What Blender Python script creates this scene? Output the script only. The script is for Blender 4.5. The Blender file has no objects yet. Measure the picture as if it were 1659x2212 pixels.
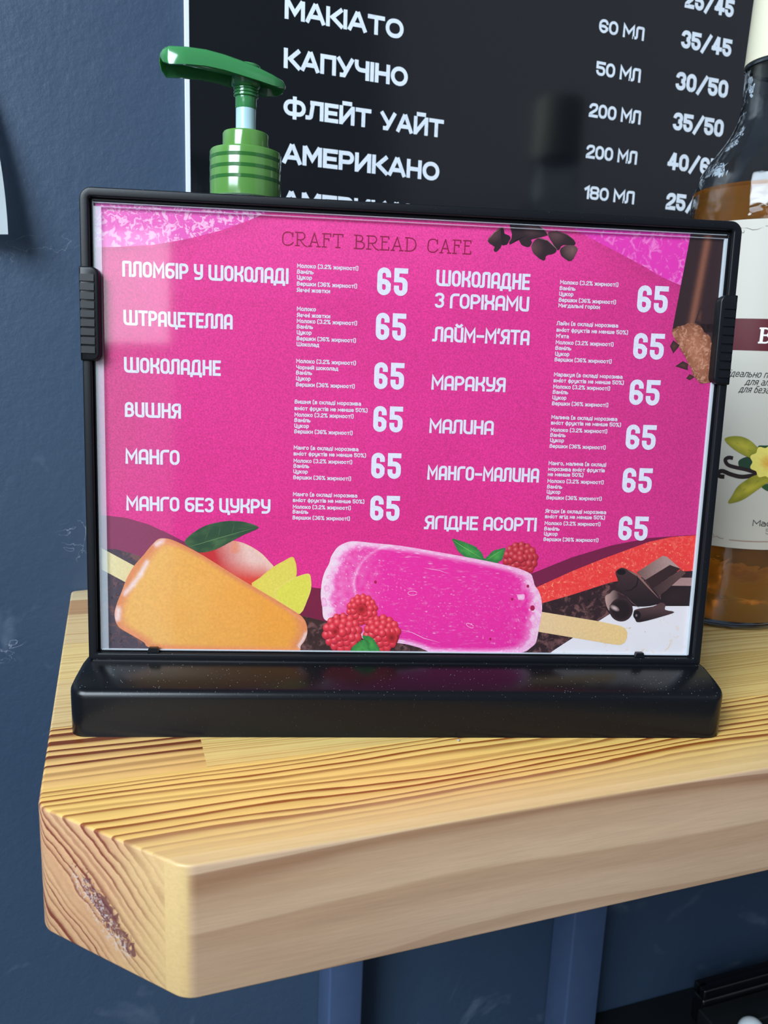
import bpy, bmesh, math, random
import numpy as np
from mathutils import Vector, noise as mnoise
random.seed(7)
SC = bpy.context.scene
COL = SC.collection
# ------------------------------------------------------------------ camera
F_PX = 1695.04
CP, CRL, CY = 0.19717, 0.03877, 0.33689
CC = Vector((0.01341, -0.38848, 0.17806))
def _basis():
    cp, sp, cy, sy = math.cos(CP), math.sin(CP), math.cos(CY), math.sin(CY)
    F = Vector((sy*cp, cy*cp, -sp)); R = Vector((cy, -sy, 0)); U = R.cross(F)
    cr, sr = math.cos(CRL), math.sin(CRL)
    return F, R*cr + U*sr, -R*sr + U*cr
CF, CRT, CU = _basis()
cam_d = bpy.data.cameras.new('camera'); cam = bpy.data.objects.new('camera', cam_d); COL.objects.link(cam)
M = cam.matrix_world.copy()
for i in range(3):
    M[i][0] = CRT[i]; M[i][1] = CU[i]; M[i][2] = -CF[i]; M[i][3] = CC[i]
cam.matrix_world = M
cam_d.sensor_fit = 'HORIZONTAL'; cam_d.sensor_width = 36; cam_d.lens = 36*F_PX/1659
cam_d.clip_start = 0.01; cam_d.clip_end = 50
cam_d.dof.use_dof = True; cam_d.dof.focus_distance = 0.405; cam_d.dof.aperture_fstop = 24
SC.camera = cam
SC.view_settings.view_transform = 'Standard'
try: SC.view_settings.look = 'None'
except Exception: pass
SC.view_settings.exposure = 0.37; SC.view_settings.gamma = 1.0; SC.view_settings.use_curve_mapping = False
# ------------------------------------------------------------------ world, daylight and added fill lights
w = bpy.data.worlds.new('room_light'); SC.world = w; w.use_nodes = True
w.node_tree.nodes['Background'].inputs[0].default_value = (0.66, 0.80, 1.0, 1)
w.node_tree.nodes['Background'].inputs[1].default_value = 0.155
def area(name, loc, aim, sx, sy, power, color):
    l = bpy.data.lights.new(name, 'AREA'); l.shape = 'RECTANGLE'; l.size = sx; l.size_y = sy
    l.energy = power; l.color = color
    o = bpy.data.objects.new(name, l); COL.objects.link(o); o.location = loc
    o.rotation_euler = (Vector(aim) - Vector(loc)).to_track_quat('-Z', 'Y').to_euler()
    return o
area('daylight_window_side', (-1.50, -1.25, 1.48), (0.1, 0.05, 0.1), 1.3, 1.3, 88, (0.76, 0.89, 1.0))
area('daylight_window_rear', (-1.95, -2.5, 0.675), (-1.95, 0, 0.675), 1.55, 0.42, 8, (0.86, 0.93, 1.0))
area('added_fill_rear_low', (-1.93, -2.5, -0.28), (-1.93, 0, -0.28), 1.55, 1.35, 3.0, (0.9, 0.94, 1.0))  # added dim fill light, there to lay a weak haze on the sign
area('added_fill_front', (2.2, -2.6, 1.9), (0.3, 0.1, 0.0), 2.2, 2.2, 4.5, (0.80, 0.88, 1.0))  # unseen fill light, made large and dim for the board's soft reflection

# ------------------------------------------------------------------ geometry frame of the sign and hit helpers
PSI, LEAN, ZB = 0.25952, 0.05011, 0.0273
O = Vector((0, 0, ZB)); EU = Vector((math.cos(PSI), -math.sin(PSI), 0))
ev = Vector((math.sin(PSI)*LEAN, math.cos(PSI)*LEAN, 1.0)); EV = ev.normalized(); EN = EU.cross(EV)
SW, SH = 0.308, 0.2197
WALL_Y = 0.2080; BOARD_Y = 0.2045
def ray(x, y): return CF + CRT*((x-829.5)/F_PX) - CU*((y-1106)/F_PX)
def hs(x, y, n=0.0):
    d = ray(x, y); P = O + EN*n; t = (P-CC).dot(EN)/d.dot(EN); X = CC + d*t
    return (X-O).dot(EU), (X-O).dot(EV)
def hy(x, y, Y):
    d = ray(x, y); return CC + d*((Y-CC.y)/d.y)
def hz(x, y, Z=0.0):
    d = ray(x, y); return CC + d*((Z-CC.z)/d.z)
def sp(u, v, n=0.0): return O + EU*u + EV*v + EN*n
def s2l(c):
    c = c/255.0
    return c/12.92 if c <= 0.04045 else ((c+0.055)/1.055)**2.4
def rgb(r, g, b, k=1.0): return (s2l(r)*k, s2l(g)*k, s2l(b)*k, 1.0)
LIT = (1.05, 1.24, 1.30)      # tint of the daylight that the print's own colours are freed of
def pr(r, g, b):
    return (min(1, s2l(r)/LIT[0]), min(1, s2l(g)/LIT[1]), min(1, s2l(b)/LIT[2]), 1.0)

# ------------------------------------------------------------------ materials
def newmat(name):
    m = bpy.data.materials.new(name); m.use_nodes = True
    return m, m.node_tree, m.node_tree.nodes['Principled BSDF']
def N(nt, t, **kw):
    n = nt.nodes.new(t)
    for k, v in kw.items(): setattr(n, k, v)
    return n
def noise_tex(nt, scale, detail=4, rough=.55, dist=0, vec=None, stretch=None, loc=(0, 0, 0)):
    tc = N(nt, 'ShaderNodeTexCoord'); mp = N(nt, 'ShaderNodeMapping')
    nt.links.new(tc.outputs['Object'], mp.inputs[0])
    if stretch: mp.inputs['Scale'].default_value = stretch
    mp.inputs['Location'].default_value = loc
    n = N(nt, 'ShaderNodeTexNoise'); n.inputs['Scale'].default_value = scale
    n.inputs['Detail'].default_value = detail; n.inputs['Roughness'].default_value = rough
    n.inputs['Distortion'].default_value = dist
    nt.links.new(mp.outputs[0], n.inputs['Vector'])
    return n.outputs['Fac']
def ramp(nt, fac, stops):
    r = N(nt, 'ShaderNodeValToRGB'); e = r.color_ramp.elements
    while len(e) < len(stops): e.new(0.5)
    for i, (p, c) in enumerate(stops):
        e[i].position = p; e[i].color = c if len(c) == 4 else (*c, 1)
    nt.links.new(fac, r.inputs[0]); return r.outputs[0]
def mix(nt, fac, a, b, mode='MIX'):
    m = N(nt, 'ShaderNodeMix', data_type='RGBA', blend_type=mode)
    for sock, v in ((m.inputs[0], fac), (m.inputs[6], a), (m.inputs[7], b)):
        if isinstance(v, (int, float)): sock.default_value = v
        elif isinstance(v, tuple): sock.default_value = v
        else: nt.links.new(v, sock)
    return m.outputs[2]
def bump(nt, fac, strength, dist, bs):
    b = N(nt, 'ShaderNodeBump'); b.inputs['Strength'].default_value = strength; b.inputs['Distance'].default_value = dist
    nt.links.new(fac, b.inputs['Height']); nt.links.new(b.outputs[0], bs.inputs['Normal'])
def math_n(nt, op, a, b=None, c=None):
    m = N(nt, 'ShaderNodeMath', operation=op)
    for i, v in enumerate((a, b, c)):
        if v is None: continue
        if isinstance(v, (int, float)): m.inputs[i].default_value = v
        else: nt.links.new(v, m.inputs[i])
    return m.outputs[0]

def mat_plain(name, col, rough=.5, spec=.5, nz=None, metal=0, coat=0):
    m, nt, bs = newmat(name)
    bs.inputs['Base Color'].default_value = col; bs.inputs['Roughness'].default_value = rough
    bs.inputs['Specular IOR Level'].default_value = spec; bs.inputs['Metallic'].default_value = metal
    bs.inputs['Coat Weight'].default_value = coat
    if nz:
        sc, amt, bst = nz
        f = noise_tex(nt, sc, 5)
        c2 = tuple(min(1, c*amt) for c in col[:3]) + (1,)
        nt.links.new(mix(nt, f, col, c2), bs.inputs['Base Color'])
        if bst: bump(nt, f, bst, .001, bs)
    return m
def mat_print(name='printed_ink', speck=.10, scale=900, rough=.55):
    m, nt, bs = newmat(name)
    a = N(nt, 'ShaderNodeAttribute'); a.attribute_name = 'Col'
    f = noise_tex(nt, scale, 3, .7)
    f2 = ramp(nt, f, [(0.32, (1-speck,)*3), (0.68, (1+.5*speck,)*3)])
    nt.links.new(mix(nt, 1.0, a.outputs['Color'], f2, 'MULTIPLY'), bs.inputs['Base Color'])
    bs.inputs['Roughness'].default_value = rough; bs.inputs['Specular IOR Level'].default_value = .25
    return m
def mat_print_noise(name, scale, lo, hi, c2, c3=None, detail=5, dist=.6, stretch=None, lo3=0.6, hi3=0.7):
    """print whose own colour (attribute) is blotched with further printed colours"""
    m, nt, bs = newmat(name)
    a = N(nt, 'ShaderNodeAttribute'); a.attribute_name = 'Col'
    f = noise_tex(nt, scale, detail, .62, dist, stretch=stretch)
    k = ramp(nt, f, [(lo, (0, 0, 0)), (hi, (1, 1, 1))])
    c = mix(nt, k, a.outputs['Color'], c2)
    if c3:
        f3 = noise_tex(nt, scale*2.3, 3, .6, .3, loc=(3, 5, 1))
        k3 = ramp(nt, f3, [(lo3, (0, 0, 0)), (hi3, (1, 1, 1))])
        c = mix(nt, k3, c, c3)
    nt.links.new(c, bs.inputs['Base Color']); bs.inputs['Roughness'].default_value = .55
    bs.inputs['Specular IOR Level'].default_value = .25
    return m

def mat_wall():
    m, nt, bs = newmat('dark_blue_wall_paint')
    base = rgb(76, 96, 118)
    f = noise_tex(nt, 3.2, 4)
    c = mix(nt, f, rgb(45, 63, 88), rgb(62, 80, 101))
    # scuffs and chalky scratches
    s = noise_tex(nt, 34, 3, .5, 2.5)
    k = ramp(nt, s, [(.492, (0, 0, 0)), (.5, (1, 1, 1)), (.508, (0, 0, 0))])
    g = noise_tex(nt, 14, 2, .5, 0, loc=(4, 2, 7)); kg = ramp(nt, g, [(.66, (0, 0, 0)), (.70, (1, 1, 1))])
    kk = math_n(nt, 'MULTIPLY', math_n(nt, 'MULTIPLY', k, kg), .5)
    c = mix(nt, kk, c, rgb(190, 200, 212))
    d = noise_tex(nt, 9, 3, .6, 1.5, loc=(1, 9, 2)); kd = ramp(nt, d, [(.62, (0, 0, 0)), (.78, (.22, .22, .22))])
    c = mix(nt, kd, c, rgb(150, 165, 185))
    nt.links.new(c, bs.inputs['Base Color']); bs.inputs['Roughness'].default_value = .42
    h = noise_tex(nt, 190, 6, .62); h2 = noise_tex(nt, 45, 3)
    bump(nt, math_n(nt, 'ADD', h, h2), .32, .0012, bs)
    return m

def mat_wood(name, freq, a, b, light, dark, mid, off=(0, 0, 0), warp=.02, contrast=1.0, pale=None, defect=False, seed=0., strs=1.):
    """solid growth-ring texture: rings are layers across y and z, drawn out along x"""
    m, nt, bs = newmat(name)
    tc = N(nt, 'ShaderNodeTexCoord'); sx = N(nt, 'ShaderNodeSeparateXYZ'); nt.links.new(tc.outputs['Object'], sx.inputs[0])
    low = noise_tex(nt, 1.0, 2, .5, 0, stretch=(3.2*strs, 14, 14), loc=(seed, seed*1.7, 3))
    hi = noise_tex(nt, 1.0, 3, .55, 0, stretch=(14*strs, 160, 160), loc=(seed*3, 2, seed))
    d = math_n(nt, 'ADD', math_n(nt, 'MULTIPLY', sx.outputs['Y'], a), math_n(nt, 'MULTIPLY', sx.outputs['Z'], b))
    d = math_n(nt, 'ADD', d, math_n(nt, 'MULTIPLY', math_n(nt, 'SUBTRACT', low, .5), warp*2))
    d = math_n(nt, 'ADD', d, math_n(nt, 'MULTIPLY', math_n(nt, 'SUBTRACT', hi, .5), .0034))
    d = math_n(nt, 'ADD', d, off[1]+seed*.013)
    # uneven ring widths
    uneven = N(nt, 'ShaderNodeTexNoise', noise_dimensions='1D'); uneven.inputs['Scale'].default_value = freq*.35
    uneven.inputs['Detail'].default_value = 2
    nt.links.new(d, uneven.inputs['W'])
    ph = math_n(nt, 'ADD', math_n(nt, 'MULTIPLY', d, freq), math_n(nt, 'MULTIPLY', uneven.outputs['Fac'], 2.6))
    fr = math_n(nt, 'FRACT', ph)
    k = ramp(nt, fr, [(0.0, (0, 0, 0)), (.30, (.08,)*3), (.58, (.40,)*3), (.78, (1, 1, 1)), (.955, (.95,)*3), (1.0, (0, 0, 0))])
    # the strength of the dark line changes from ring to ring
    st = N(nt, 'ShaderNodeTexNoise', noise_dimensions='1D'); st.inputs['Scale'].default_value = freq*.22; nt.links.new(math_n(nt, 'ADD', d, 5.3), st.inputs['W'])
    ks = ramp(nt, st.outputs['Fac'], [(.3, (.25,)*3), (.62, (1, 1, 1))])
    kk = math_n(nt, 'MULTIPLY', math_n(nt, 'MULTIPLY', k, ks), contrast)
    tint = noise_tex(nt, 1.0, 3, .5, 0, stretch=(6, 40, 40), loc=(9, seed, 1))
    c = mix(nt, tint, light, mid)
    if defect:   # the sawn end grain drinks the oil and is redder than the long grain
        geo = N(nt, 'ShaderNodeNewGeometry'); sn = N(nt, 'ShaderNodeSeparateXYZ'); nt.links.new(geo.outputs['True Normal'], sn.inputs[0])
        ke = ramp(nt, math_n(nt, 'MULTIPLY', sn.outputs['X'], -1.0), [(.45, (0, 0, 0)), (.6, (1, 1, 1))])
        c = mix(nt, ke, c, mix(nt, tint, rgb(214, 172, 128), rgb(206, 152, 112)))
        dark = mix(nt, ke, dark, rgb(128, 66, 50))
    c = mix(nt, kk, c, dark)
    if pale:
        y0, y1, pc, amt = pale
        mr = N(nt, 'ShaderNodeMapRange'); mr.inputs['From Min'].default_value = y0; mr.inputs['From Max'].default_value = y1
        nz = noise_tex(nt, 1.0, 3, .5, 0, stretch=(5, 60, 60), loc=(1, 1, 8))
        yy = math_n(nt, 'ADD', sx.outputs['Y'], math_n(nt, 'MULTIPLY', math_n(nt, 'SUBTRACT', nz, .5), .022 if amt < .95 else .0004))
        nt.links.new(yy, mr.inputs['Value'])
        c = mix(nt, math_n(nt, 'MULTIPLY', mr.outputs[0], amt), c, pc)
    fib = noise_tex(nt, 1.0, 5, .7, 0, stretch=(40, 900, 900))
    c = mix(nt, .8, c, ramp(nt, fib, [(.3, (.86,)*3), (.7, (1.04,)*3)]), 'MULTIPLY')
    if defect:
        # resin pocket: a ragged dark stain with chalky specks in the end grain
        px_, pz_ = defect
        dx = math_n(nt, 'SUBTRACT', sx.outputs['X'], px_); dz = math_n(nt, 'SUBTRACT', sx.outputs['Z'], pz_)
        q = math_n(nt, 'ADD', dx, math_n(nt, 'MULTIPLY', dz, .70))
        q2 = math_n(nt, 'SUBTRACT', math_n(nt, 'MULTIPLY', dx, .70), dz)
        dn = noise_tex(nt, 260, 5, .7, 1.0); 
        e = math_n(nt, 'ADD', math_n(nt, 'POWER', math_n(nt, 'DIVIDE', q, .0050), 2.0), math_n(nt, 'POWER', math_n(nt, 'DIVIDE', q2, .022), 2.0))
        e = math_n(nt, 'ADD', e, math_n(nt, 'MULTIPLY', math_n(nt, 'SUBTRACT', dn, .5), 5.5))
        kd = ramp(nt, e, [(.45, (1, 1, 1)), (.75, (0, 0, 0))])
        c = mix(nt, math_n(nt, 'MULTIPLY', kd, .85), c, rgb(98, 50, 58))
        e2 = math_n(nt, 'ADD', math_n(nt, 'POWER', math_n(nt, 'DIVIDE', math_n(nt, 'ADD', q, .0035), .006), 2.0), math_n(nt, 'POWER', math_n(nt, 'DIVIDE', q2, .024), 2.0))
        wn = noise_tex(nt, 620, 4, .75, .6, loc=(7, 7, 2))
        kw = math_n(nt, 'MULTIPLY', ramp(nt, wn, [(.52, (0, 0, 0)), (.60, (1, 1, 1))]), ramp(nt, e2, [(.5, (1, 1, 1)), (1.0, (0, 0, 0))]))
        c = mix(nt, math_n(nt, 'MULTIPLY', kw, .75), c, rgb(205, 190, 185))
    nt.links.new(c, bs.inputs['Base Color'])
    bs.inputs['Roughness'].default_value = .38; bs.inputs['Specular IOR Level'].default_value = .4
    bump(nt, math_n(nt, 'ADD', fib, math_n(nt, 'MULTIPLY', kk, -.5)), .12, .0004, bs)
    return m

def mat_black(name, base=(.0055, .006, .0075, 1), rough=.34, dust=True, bump_s=.05):
    m, nt, bs = newmat(name)
    c = base
    if dust:
        v = N(nt, 'ShaderNodeTexVoronoi'); v.inputs['Scale'].default_value = 560
        tc = N(nt, 'ShaderNodeTexCoord'); nt.links.new(tc.outputs['Object'], v.inputs['Vector'])
        k = ramp(nt, v.outputs['Distance'], [(.07, (1, 1, 1)), (.13, (0, 0, 0))])
        geo = N(nt, 'ShaderNodeNewGeometry'); sx = N(nt, 'ShaderNodeSeparateXYZ'); nt.links.new(geo.outputs['Normal'], sx.inputs[0])
        up = math_n(nt, 'MULTIPLY', ramp(nt, sx.outputs['Z'], [(.3, (.12,)*3), (.8, (1, 1, 1))]), .55)   # dust settles on faces that look up
        g = noise_tex(nt, 260, 3, .6, 1.2); kg = ramp(nt, g, [(.42, (0, 0, 0)), (.54, (1, 1, 1))])
        kk = math_n(nt, 'MULTIPLY', math_n(nt, 'MULTIPLY', k, kg), up)
        c = mix(nt, kk, base, (.35, .38, .42, 1))
        nt.links.new(c, bs.inputs['Base Color'])
    else: bs.inputs['Base Color'].default_value = c
    bs.inputs['Roughness'].default_value = rough
    h = noise_tex(nt, 1500, 3); bump(nt, h, bump_s, .0003, bs)
    return m

# ------------------------------------------------------------------ mesh helpers
def link(name, me, mat=None, parent=None):
    o = bpy.data.objects.new(name, me); COL.objects.link(o)
    if mat is not None:
        for mm in (mat if isinstance(mat, (list, tuple)) else [mat]): me.materials.append(mm)
    if parent is not None: o.parent = parent
    return o
def tag(o, label=None, cat=None, group=None, kind=None):
    for k, v in (('label', label), ('category', cat), ('group', group), ('kind', kind)):
        if v: o[k] = v
    return o
def empty(name, loc=(0, 0, 0)):
    o = bpy.data.objects.new(name, None); COL.objects.link(o); o.location = loc; o.empty_display_size = .02
    return o
def from_bm(name, bm, mat, parent=None, smooth=None, loc=None):
    me = bpy.data.meshes.new(name); bmesh.ops.recalc_face_normals(bm, faces=bm.faces[:]); bm.to_mesh(me); bm.free()
    if smooth is not None:
        for p in me.polygons: p.use_smooth = True
        me.set_sharp_from_angle(angle=math.radians(smooth))
    o = link(name, me, mat, parent)
    return o
def put(o, parent):
    """parent o (built in world space) to an empty at parent.location"""
    o.parent = parent; o.location = -Vector(parent.location)
    return o
def box_bm(bm, lo, hi, T=None, bev=0, seg=2):
    vs = []
    for x in (lo[0], hi[0]):
        for y in (lo[1], hi[1]):
            for z in (lo[2], hi[2]):
                v = Vector((x, y, z)); vs.append(bm.verts.new(T(v) if T else v))
    F = [(0, 1, 3, 2), (4, 6, 7, 5), (0, 4, 5, 1), (2, 3, 7, 6), (0, 2, 6, 4), (1, 5, 7, 3)]
    fs = [bm.faces.new([vs[i] for i in f]) for f in F]
    if bev:
        es = list({e for f in fs for e in f.edges})
        bmesh.ops.bevel(bm, geom=es, offset=bev, segments=seg, affect='EDGES', profile=.5)
def prism_bm(bm, pts, n0, n1, T):
    """pts (u,v) outline extruded between n0 and n1 with T(u,v,n)->world"""
    a = [bm.verts.new(T(u, v, n0)) for u, v in pts]; b = [bm.verts.new(T(u, v, n1)) for u, v in pts]
    k = len(pts); bm.faces.new(a); bm.faces.new(b[::-1])
    for i in range(k): bm.faces.new((a[i], b[i], b[(i+1) % k], a[(i+1) % k]))
def rrect(u0, v0, u1, v1, r, seg=6, corners=(1, 1, 1, 1)):
    """rounded rectangle, corners = BL, BR, TR, TL radii factors"""
    out = []
    for (cx, cy, a0, f) in ((u0, v0, 180, corners[0]), (u1, v0, 270, corners[1]), (u1, v1, 0, corners[2]), (u0, v1, 90, corners[3])):
        rr = max(r*f, 1e-5)
        ccx = cx + rr if cx == u0 else cx - rr; ccy = cy + rr if cy == v0 else cy - rr
        for i in range(seg+1):
            a = math.radians(a0 + 90*i/seg); out.append((ccx + rr*math.cos(a), ccy + rr*math.sin(a)))
    return out
def lathe_bm(bm, prof, cx, cy, seg=64, cap0=True, cap1=True):
    rings = []
    for r, z in prof:
        rings.append([bm.verts.new((cx + r*math.cos(2*math.pi*i/seg), cy + r*math.sin(2*math.pi*i/seg), z)) for i in range(seg)])
    for a, b in zip(rings[:-1], rings[1:]):
        for i in range(seg): bm.faces.new((a[i], a[(i+1) % seg], b[(i+1) % seg], b[i]))
    if cap0: bm.faces.new(rings[0][::-1])
    if cap1: bm.faces.new(rings[-1])

class Print:
    """collects flat printed shapes (photo-plane points dropped on one real surface) into a single mesh with a colour attribute"""
    def __init__(s, T): s.T = T; s.v = []; s.f = []; s.c = []
    def add(s, pts, faces, cols, lift):
        b = len(s.v)
        for p in pts: s.v.append(s.T(p[0], p[1], lift))
        s.f += [tuple(b+i for i in f) for f in faces]
        s.c += list(cols)
    def build(s, name, mat, parent=None):
        me = bpy.data.meshes.new(name); me.from_pydata([tuple(v) for v in s.v], [], s.f)
        at = me.color_attributes.new('Col', 'FLOAT_COLOR', 'POINT')
        at.data.foreach_set('color', np.array([x for c in s.c for x in c], dtype=np.float32))
        return link(name, me, mat, parent)
def smooth_closed(pts, sub=6):
    out = []; n = len(pts)
    for i in range(n):
        p0, p1, p2, p3 = (pts[(i+k-1) % n] for k in range(4))
        for j in range(sub):
            t = j/sub; t2 = t*t; t3 = t2*t
            out.append(tuple(.5*((2*p1[k]) + (-p0[k]+p2[k])*t + (2*p0[k]-5*p1[k]+4*p2[k]-p3[k])*t2 + (-p0[k]+3*p1[k]-3*p2[k]+p3[k])*t3) for k in (0, 1)))
    return out
def fan(P, pts, col, lift, center=None, rings=1, sub=0, edge_noise=0):
    """star-shaped fill; col is a colour or a function (x, y, s) with s 0 at the centre and 1 at the rim"""
    if sub: pts = smooth_closed(pts, sub)
    if edge_noise:
        pts = [(x+edge_noise*mnoise.noise((x*.11, y*.11, 1)), y+edge_noise*mnoise.noise((x*.11, y*.11, 9))) for x, y in pts]
    n = len(pts)
    if center is None: center = (sum(p[0] for p in pts)/n, sum(p[1] for p in pts)/n)
    f = col if callable(col) else (lambda x, y, s: col)
    V = [center]; Cc = [f(center[0], center[1], 0)]; Fc = []
    for k in range(1, rings+1):
        s = k/rings
        for (x, y) in pts:
            X = center[0]+(x-center[0])*s; Y = center[1]+(y-center[1])*s
            V.append((X, Y)); Cc.append(f(X, Y, s))
    for i in range(n): Fc.append((0, 1+i, 1+(i+1) % n))
    for k in range(rings-1):
        a = 1+k*n; b = a+n
        for i in range(n): j = (i+1) % n; Fc.append((a+i, b+i, b+j, a+j))
    P.add(V, Fc, Cc, lift)
def poly(P, pts, col, lift):
    """flat fill of any simple polygon"""
    from mathutils.geometry import tessellate_polygon
    tri = tessellate_polygon([[Vector((x, y, 0)) for x, y in pts]])
    f = col if callable(col) else (lambda x, y, s: col)
    P.add(pts, tri, [f(x, y, 1) for x, y in pts], lift)
def strip(P, top, bot, col, lift, nx=40, nyy=6, colf=None):
    """band between two left-to-right polylines"""
    def at(pl, t):
        x = pl[0][0] + (pl[-1][0]-pl[0][0])*t
        for a, b in zip(pl[:-1], pl[1:]):
            if x <= b[0] or b is pl[-1]:
                q = (x-a[0])/(b[0]-a[0]); return (x, a[1]+(b[1]-a[1])*q)
    V = []; Cc = []
    for i in range(nx+1):
        a, b = at(top, i/nx), at(bot, i/nx)
        for j in range(nyy+1):
            t = j/nyy; x, y = a[0]+(b[0]-a[0])*t, a[1]+(b[1]-a[1])*t
            V.append((x, y)); Cc.append(col(x, y, t) if callable(col) else col)
    Fc = [(i*(nyy+1)+j, (i+1)*(nyy+1)+j, (i+1)*(nyy+1)+j+1, i*(nyy+1)+j+1) for i in range(nx) for j in range(nyy)]
    P.add(V, Fc, Cc, lift)
def lerp(a, b, t):
    t = max(0, min(1, t)); return tuple(a[i]+(b[i]-a[i])*t for i in range(4))
def line(P, pts, wd, col, lift, taper=False):
    V = []; n = len(pts)
    for i, (x, y) in enumerate(pts):
        a = pts[max(i-1, 0)]; b = pts[min(i+1, n-1)]; dx, dy = b[0]-a[0], b[1]-a[1]; L = math.hypot(dx, dy) or 1
        h = wd/2*((math.sin(math.pi*(i+.15)/(n-.7)) if n > 2 else 1) if taper else 1)
        V += [(x-dy/L*h, y+dx/L*h), (x+dy/L*h, y-dx/L*h)]
    f = col if callable(col) else (lambda x, y, s: col)
    P.add(V, [(2*i, 2*i+1, 2*i+3, 2*i+2) for i in range(n-1)], [f(x, y, 0) for x, y in V], lift)

# ------------------------------------------------------------------ stroke lettering
R = .5      # generous corner radius as a share of the narrow letter width
def G(w, *paths): return (w, paths)
COND = {
 'П': G(1, [(0,0),(0,1,.1),(1,1,.1),(1,0)]), 'Л': G(1, [(-.25,0),(.12,0,.2),(.12,1,.25),(1,1,.1),(1,0)]),
 'О': G(1, 'c', ), 'М': G(1.35, [(0,0),(0,1),(.675,.35),(1.35,1),(1.35,0)]),
 'Б': G(1, [(1,1),(0,1,R),(0,0,R),(1,0,R),(1,.35)], [(1,.3),(1,.56,R),(.15,.56)]), 'І': G(0, [(0,0),(0,1)]),
 'Р': G(1, [(0,0),(0,1,.1),(1,1,R),(1,.70)], [(1,.74),(1,.42,R),(.15,.42)]), 'У': G(1, [(0,1),(0,.4,R),(1,.4)], [(1,1),(1,0,R),(.1,0)]),
 'Ш': G(1.9, [(0,1),(0,0,R),(1.9,0,.1),(1.9,1)], [(.95,0),(.95,1)]),
 'К': G(1, [(0,0),(0,1)], [(1,1),(1,.7,.2),(.62,.5,.1),(1,.3,.2),(1,0)], [(0,.5),(.66,.5)]),
 'А': G(1, [(0,0),(0,1,R),(1,1,.35),(1,0)], [(0,.32),(1,.32)]),
 'Д': G(1.25, [(-.12,-.16),(-.12,0),(1.3,0),(1.3,-.16)], [(.1,0),(.22,1,.3),(1.08,1,.1),(1.08,0)]),
 'И': G(1, [(0,1),(0,0,R),(1,0,.1),(1,1)]), 'Й': G(1, [(0,1),(0,0,R),(1,0,.1),(1,1)], [(.15,1.27),(.35,1.16,.1),(.65,1.16,.1),(.85,1.27)]),
 'Т': G(1, [(-.05,1),(1.05,1)], [(.5,0),(.5,1)]), 'Ц': G(1.05, [(0,1),(0,0,R),(1.2,0,.1),(1.2,-.18)], [(.95,0),(.95,1)]),
 'Е': G(.85, [(.85,1),(0,1),(0,0),(.85,0)], [(0,.5),(.75,.5)]),
 'В': G(1, [(.9,.75),(.9,1,R),(0,1,R),(0,0),(1,0,R),(1,.25)], [(1,.28),(1,.53,R),(.2,.53)], [(.9,.7),(.9,.53,.2),(.5,.53)]),
 'Н': G(1, [(0,0),(0,1)], [(1,0),(1,1)], [(0,.5),(1,.5)]),
 'Я': G(1, [(1,0),(1,1,.1),(0,1,R),(0,.68)], [(0,.72),(0,.45,R),(.85,.45)], [(.45,.45),(.2,0),(-.1,0)]),
 'Г': G(.85, [(0,0),(0,1,R),(.9,1)]), 'З': G(.9, [(0,.9),(0,1,.3),(.9,1,R),(.9,.53,.4),(.55,.53)], [(.55,.53),(.9,.53,.4),(.9,0,R),(0,0,.3),(0,.10)]),
 'Х': G(1, [(0,0),(0,.38,.2),(1,.62,.2),(1,1)], [(0,1),(0,.62,.2),(1,.38,.2),(1,0)]),
 'С': G(1, [(1,.7),(1,1,R),(0,1,R),(0,0,R),(1,0,R),(1,.3)]), '-': G(.8, [(0,.45),(.8,.45)]), "'": G(0, [(0,1.05),(-.08,.82)]),
 '6': G(1, [(1,.80),(1,1,R),(0,1,R),(0,0,R),(1,0,R),(1,.30)], [(1,.24),(1,.49,R),(.15,.49)]), '5': G(1, [(1,1),(0,1),(0,.6),(1,.6,R),(1,0,R),(0,0,R),(0,.22)]),
 '0': G(1, 'c'), '3': G(1, [(0,.86),(0,1,R),(1,1,R),(1,.52,.4),(.78,.52)], [(.78,.52),(1,.52,.4),(1,0,R),(0,0,R),(0,.14)]),
 '2': G(1, [(0,.78),(0,1,R),(1,1,R),(1,.62,.4),(0,.15,.2),(0,0),(1.05,0)]), '4': G(1.1, [(.75,0),(.75,1)], [(.62,1),(.02,.28)], [(-.02,.28),(1.15,.28)]),
 '8': G(1, 'c8'), '1': G(.4, [(0,.8),(.4,1),(.4,0)]), '/': G(1.1, [(0,-.1),(1.1,1.05)]), ' ': G(.55), 
}
X_, W_ = .70, .85
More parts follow.
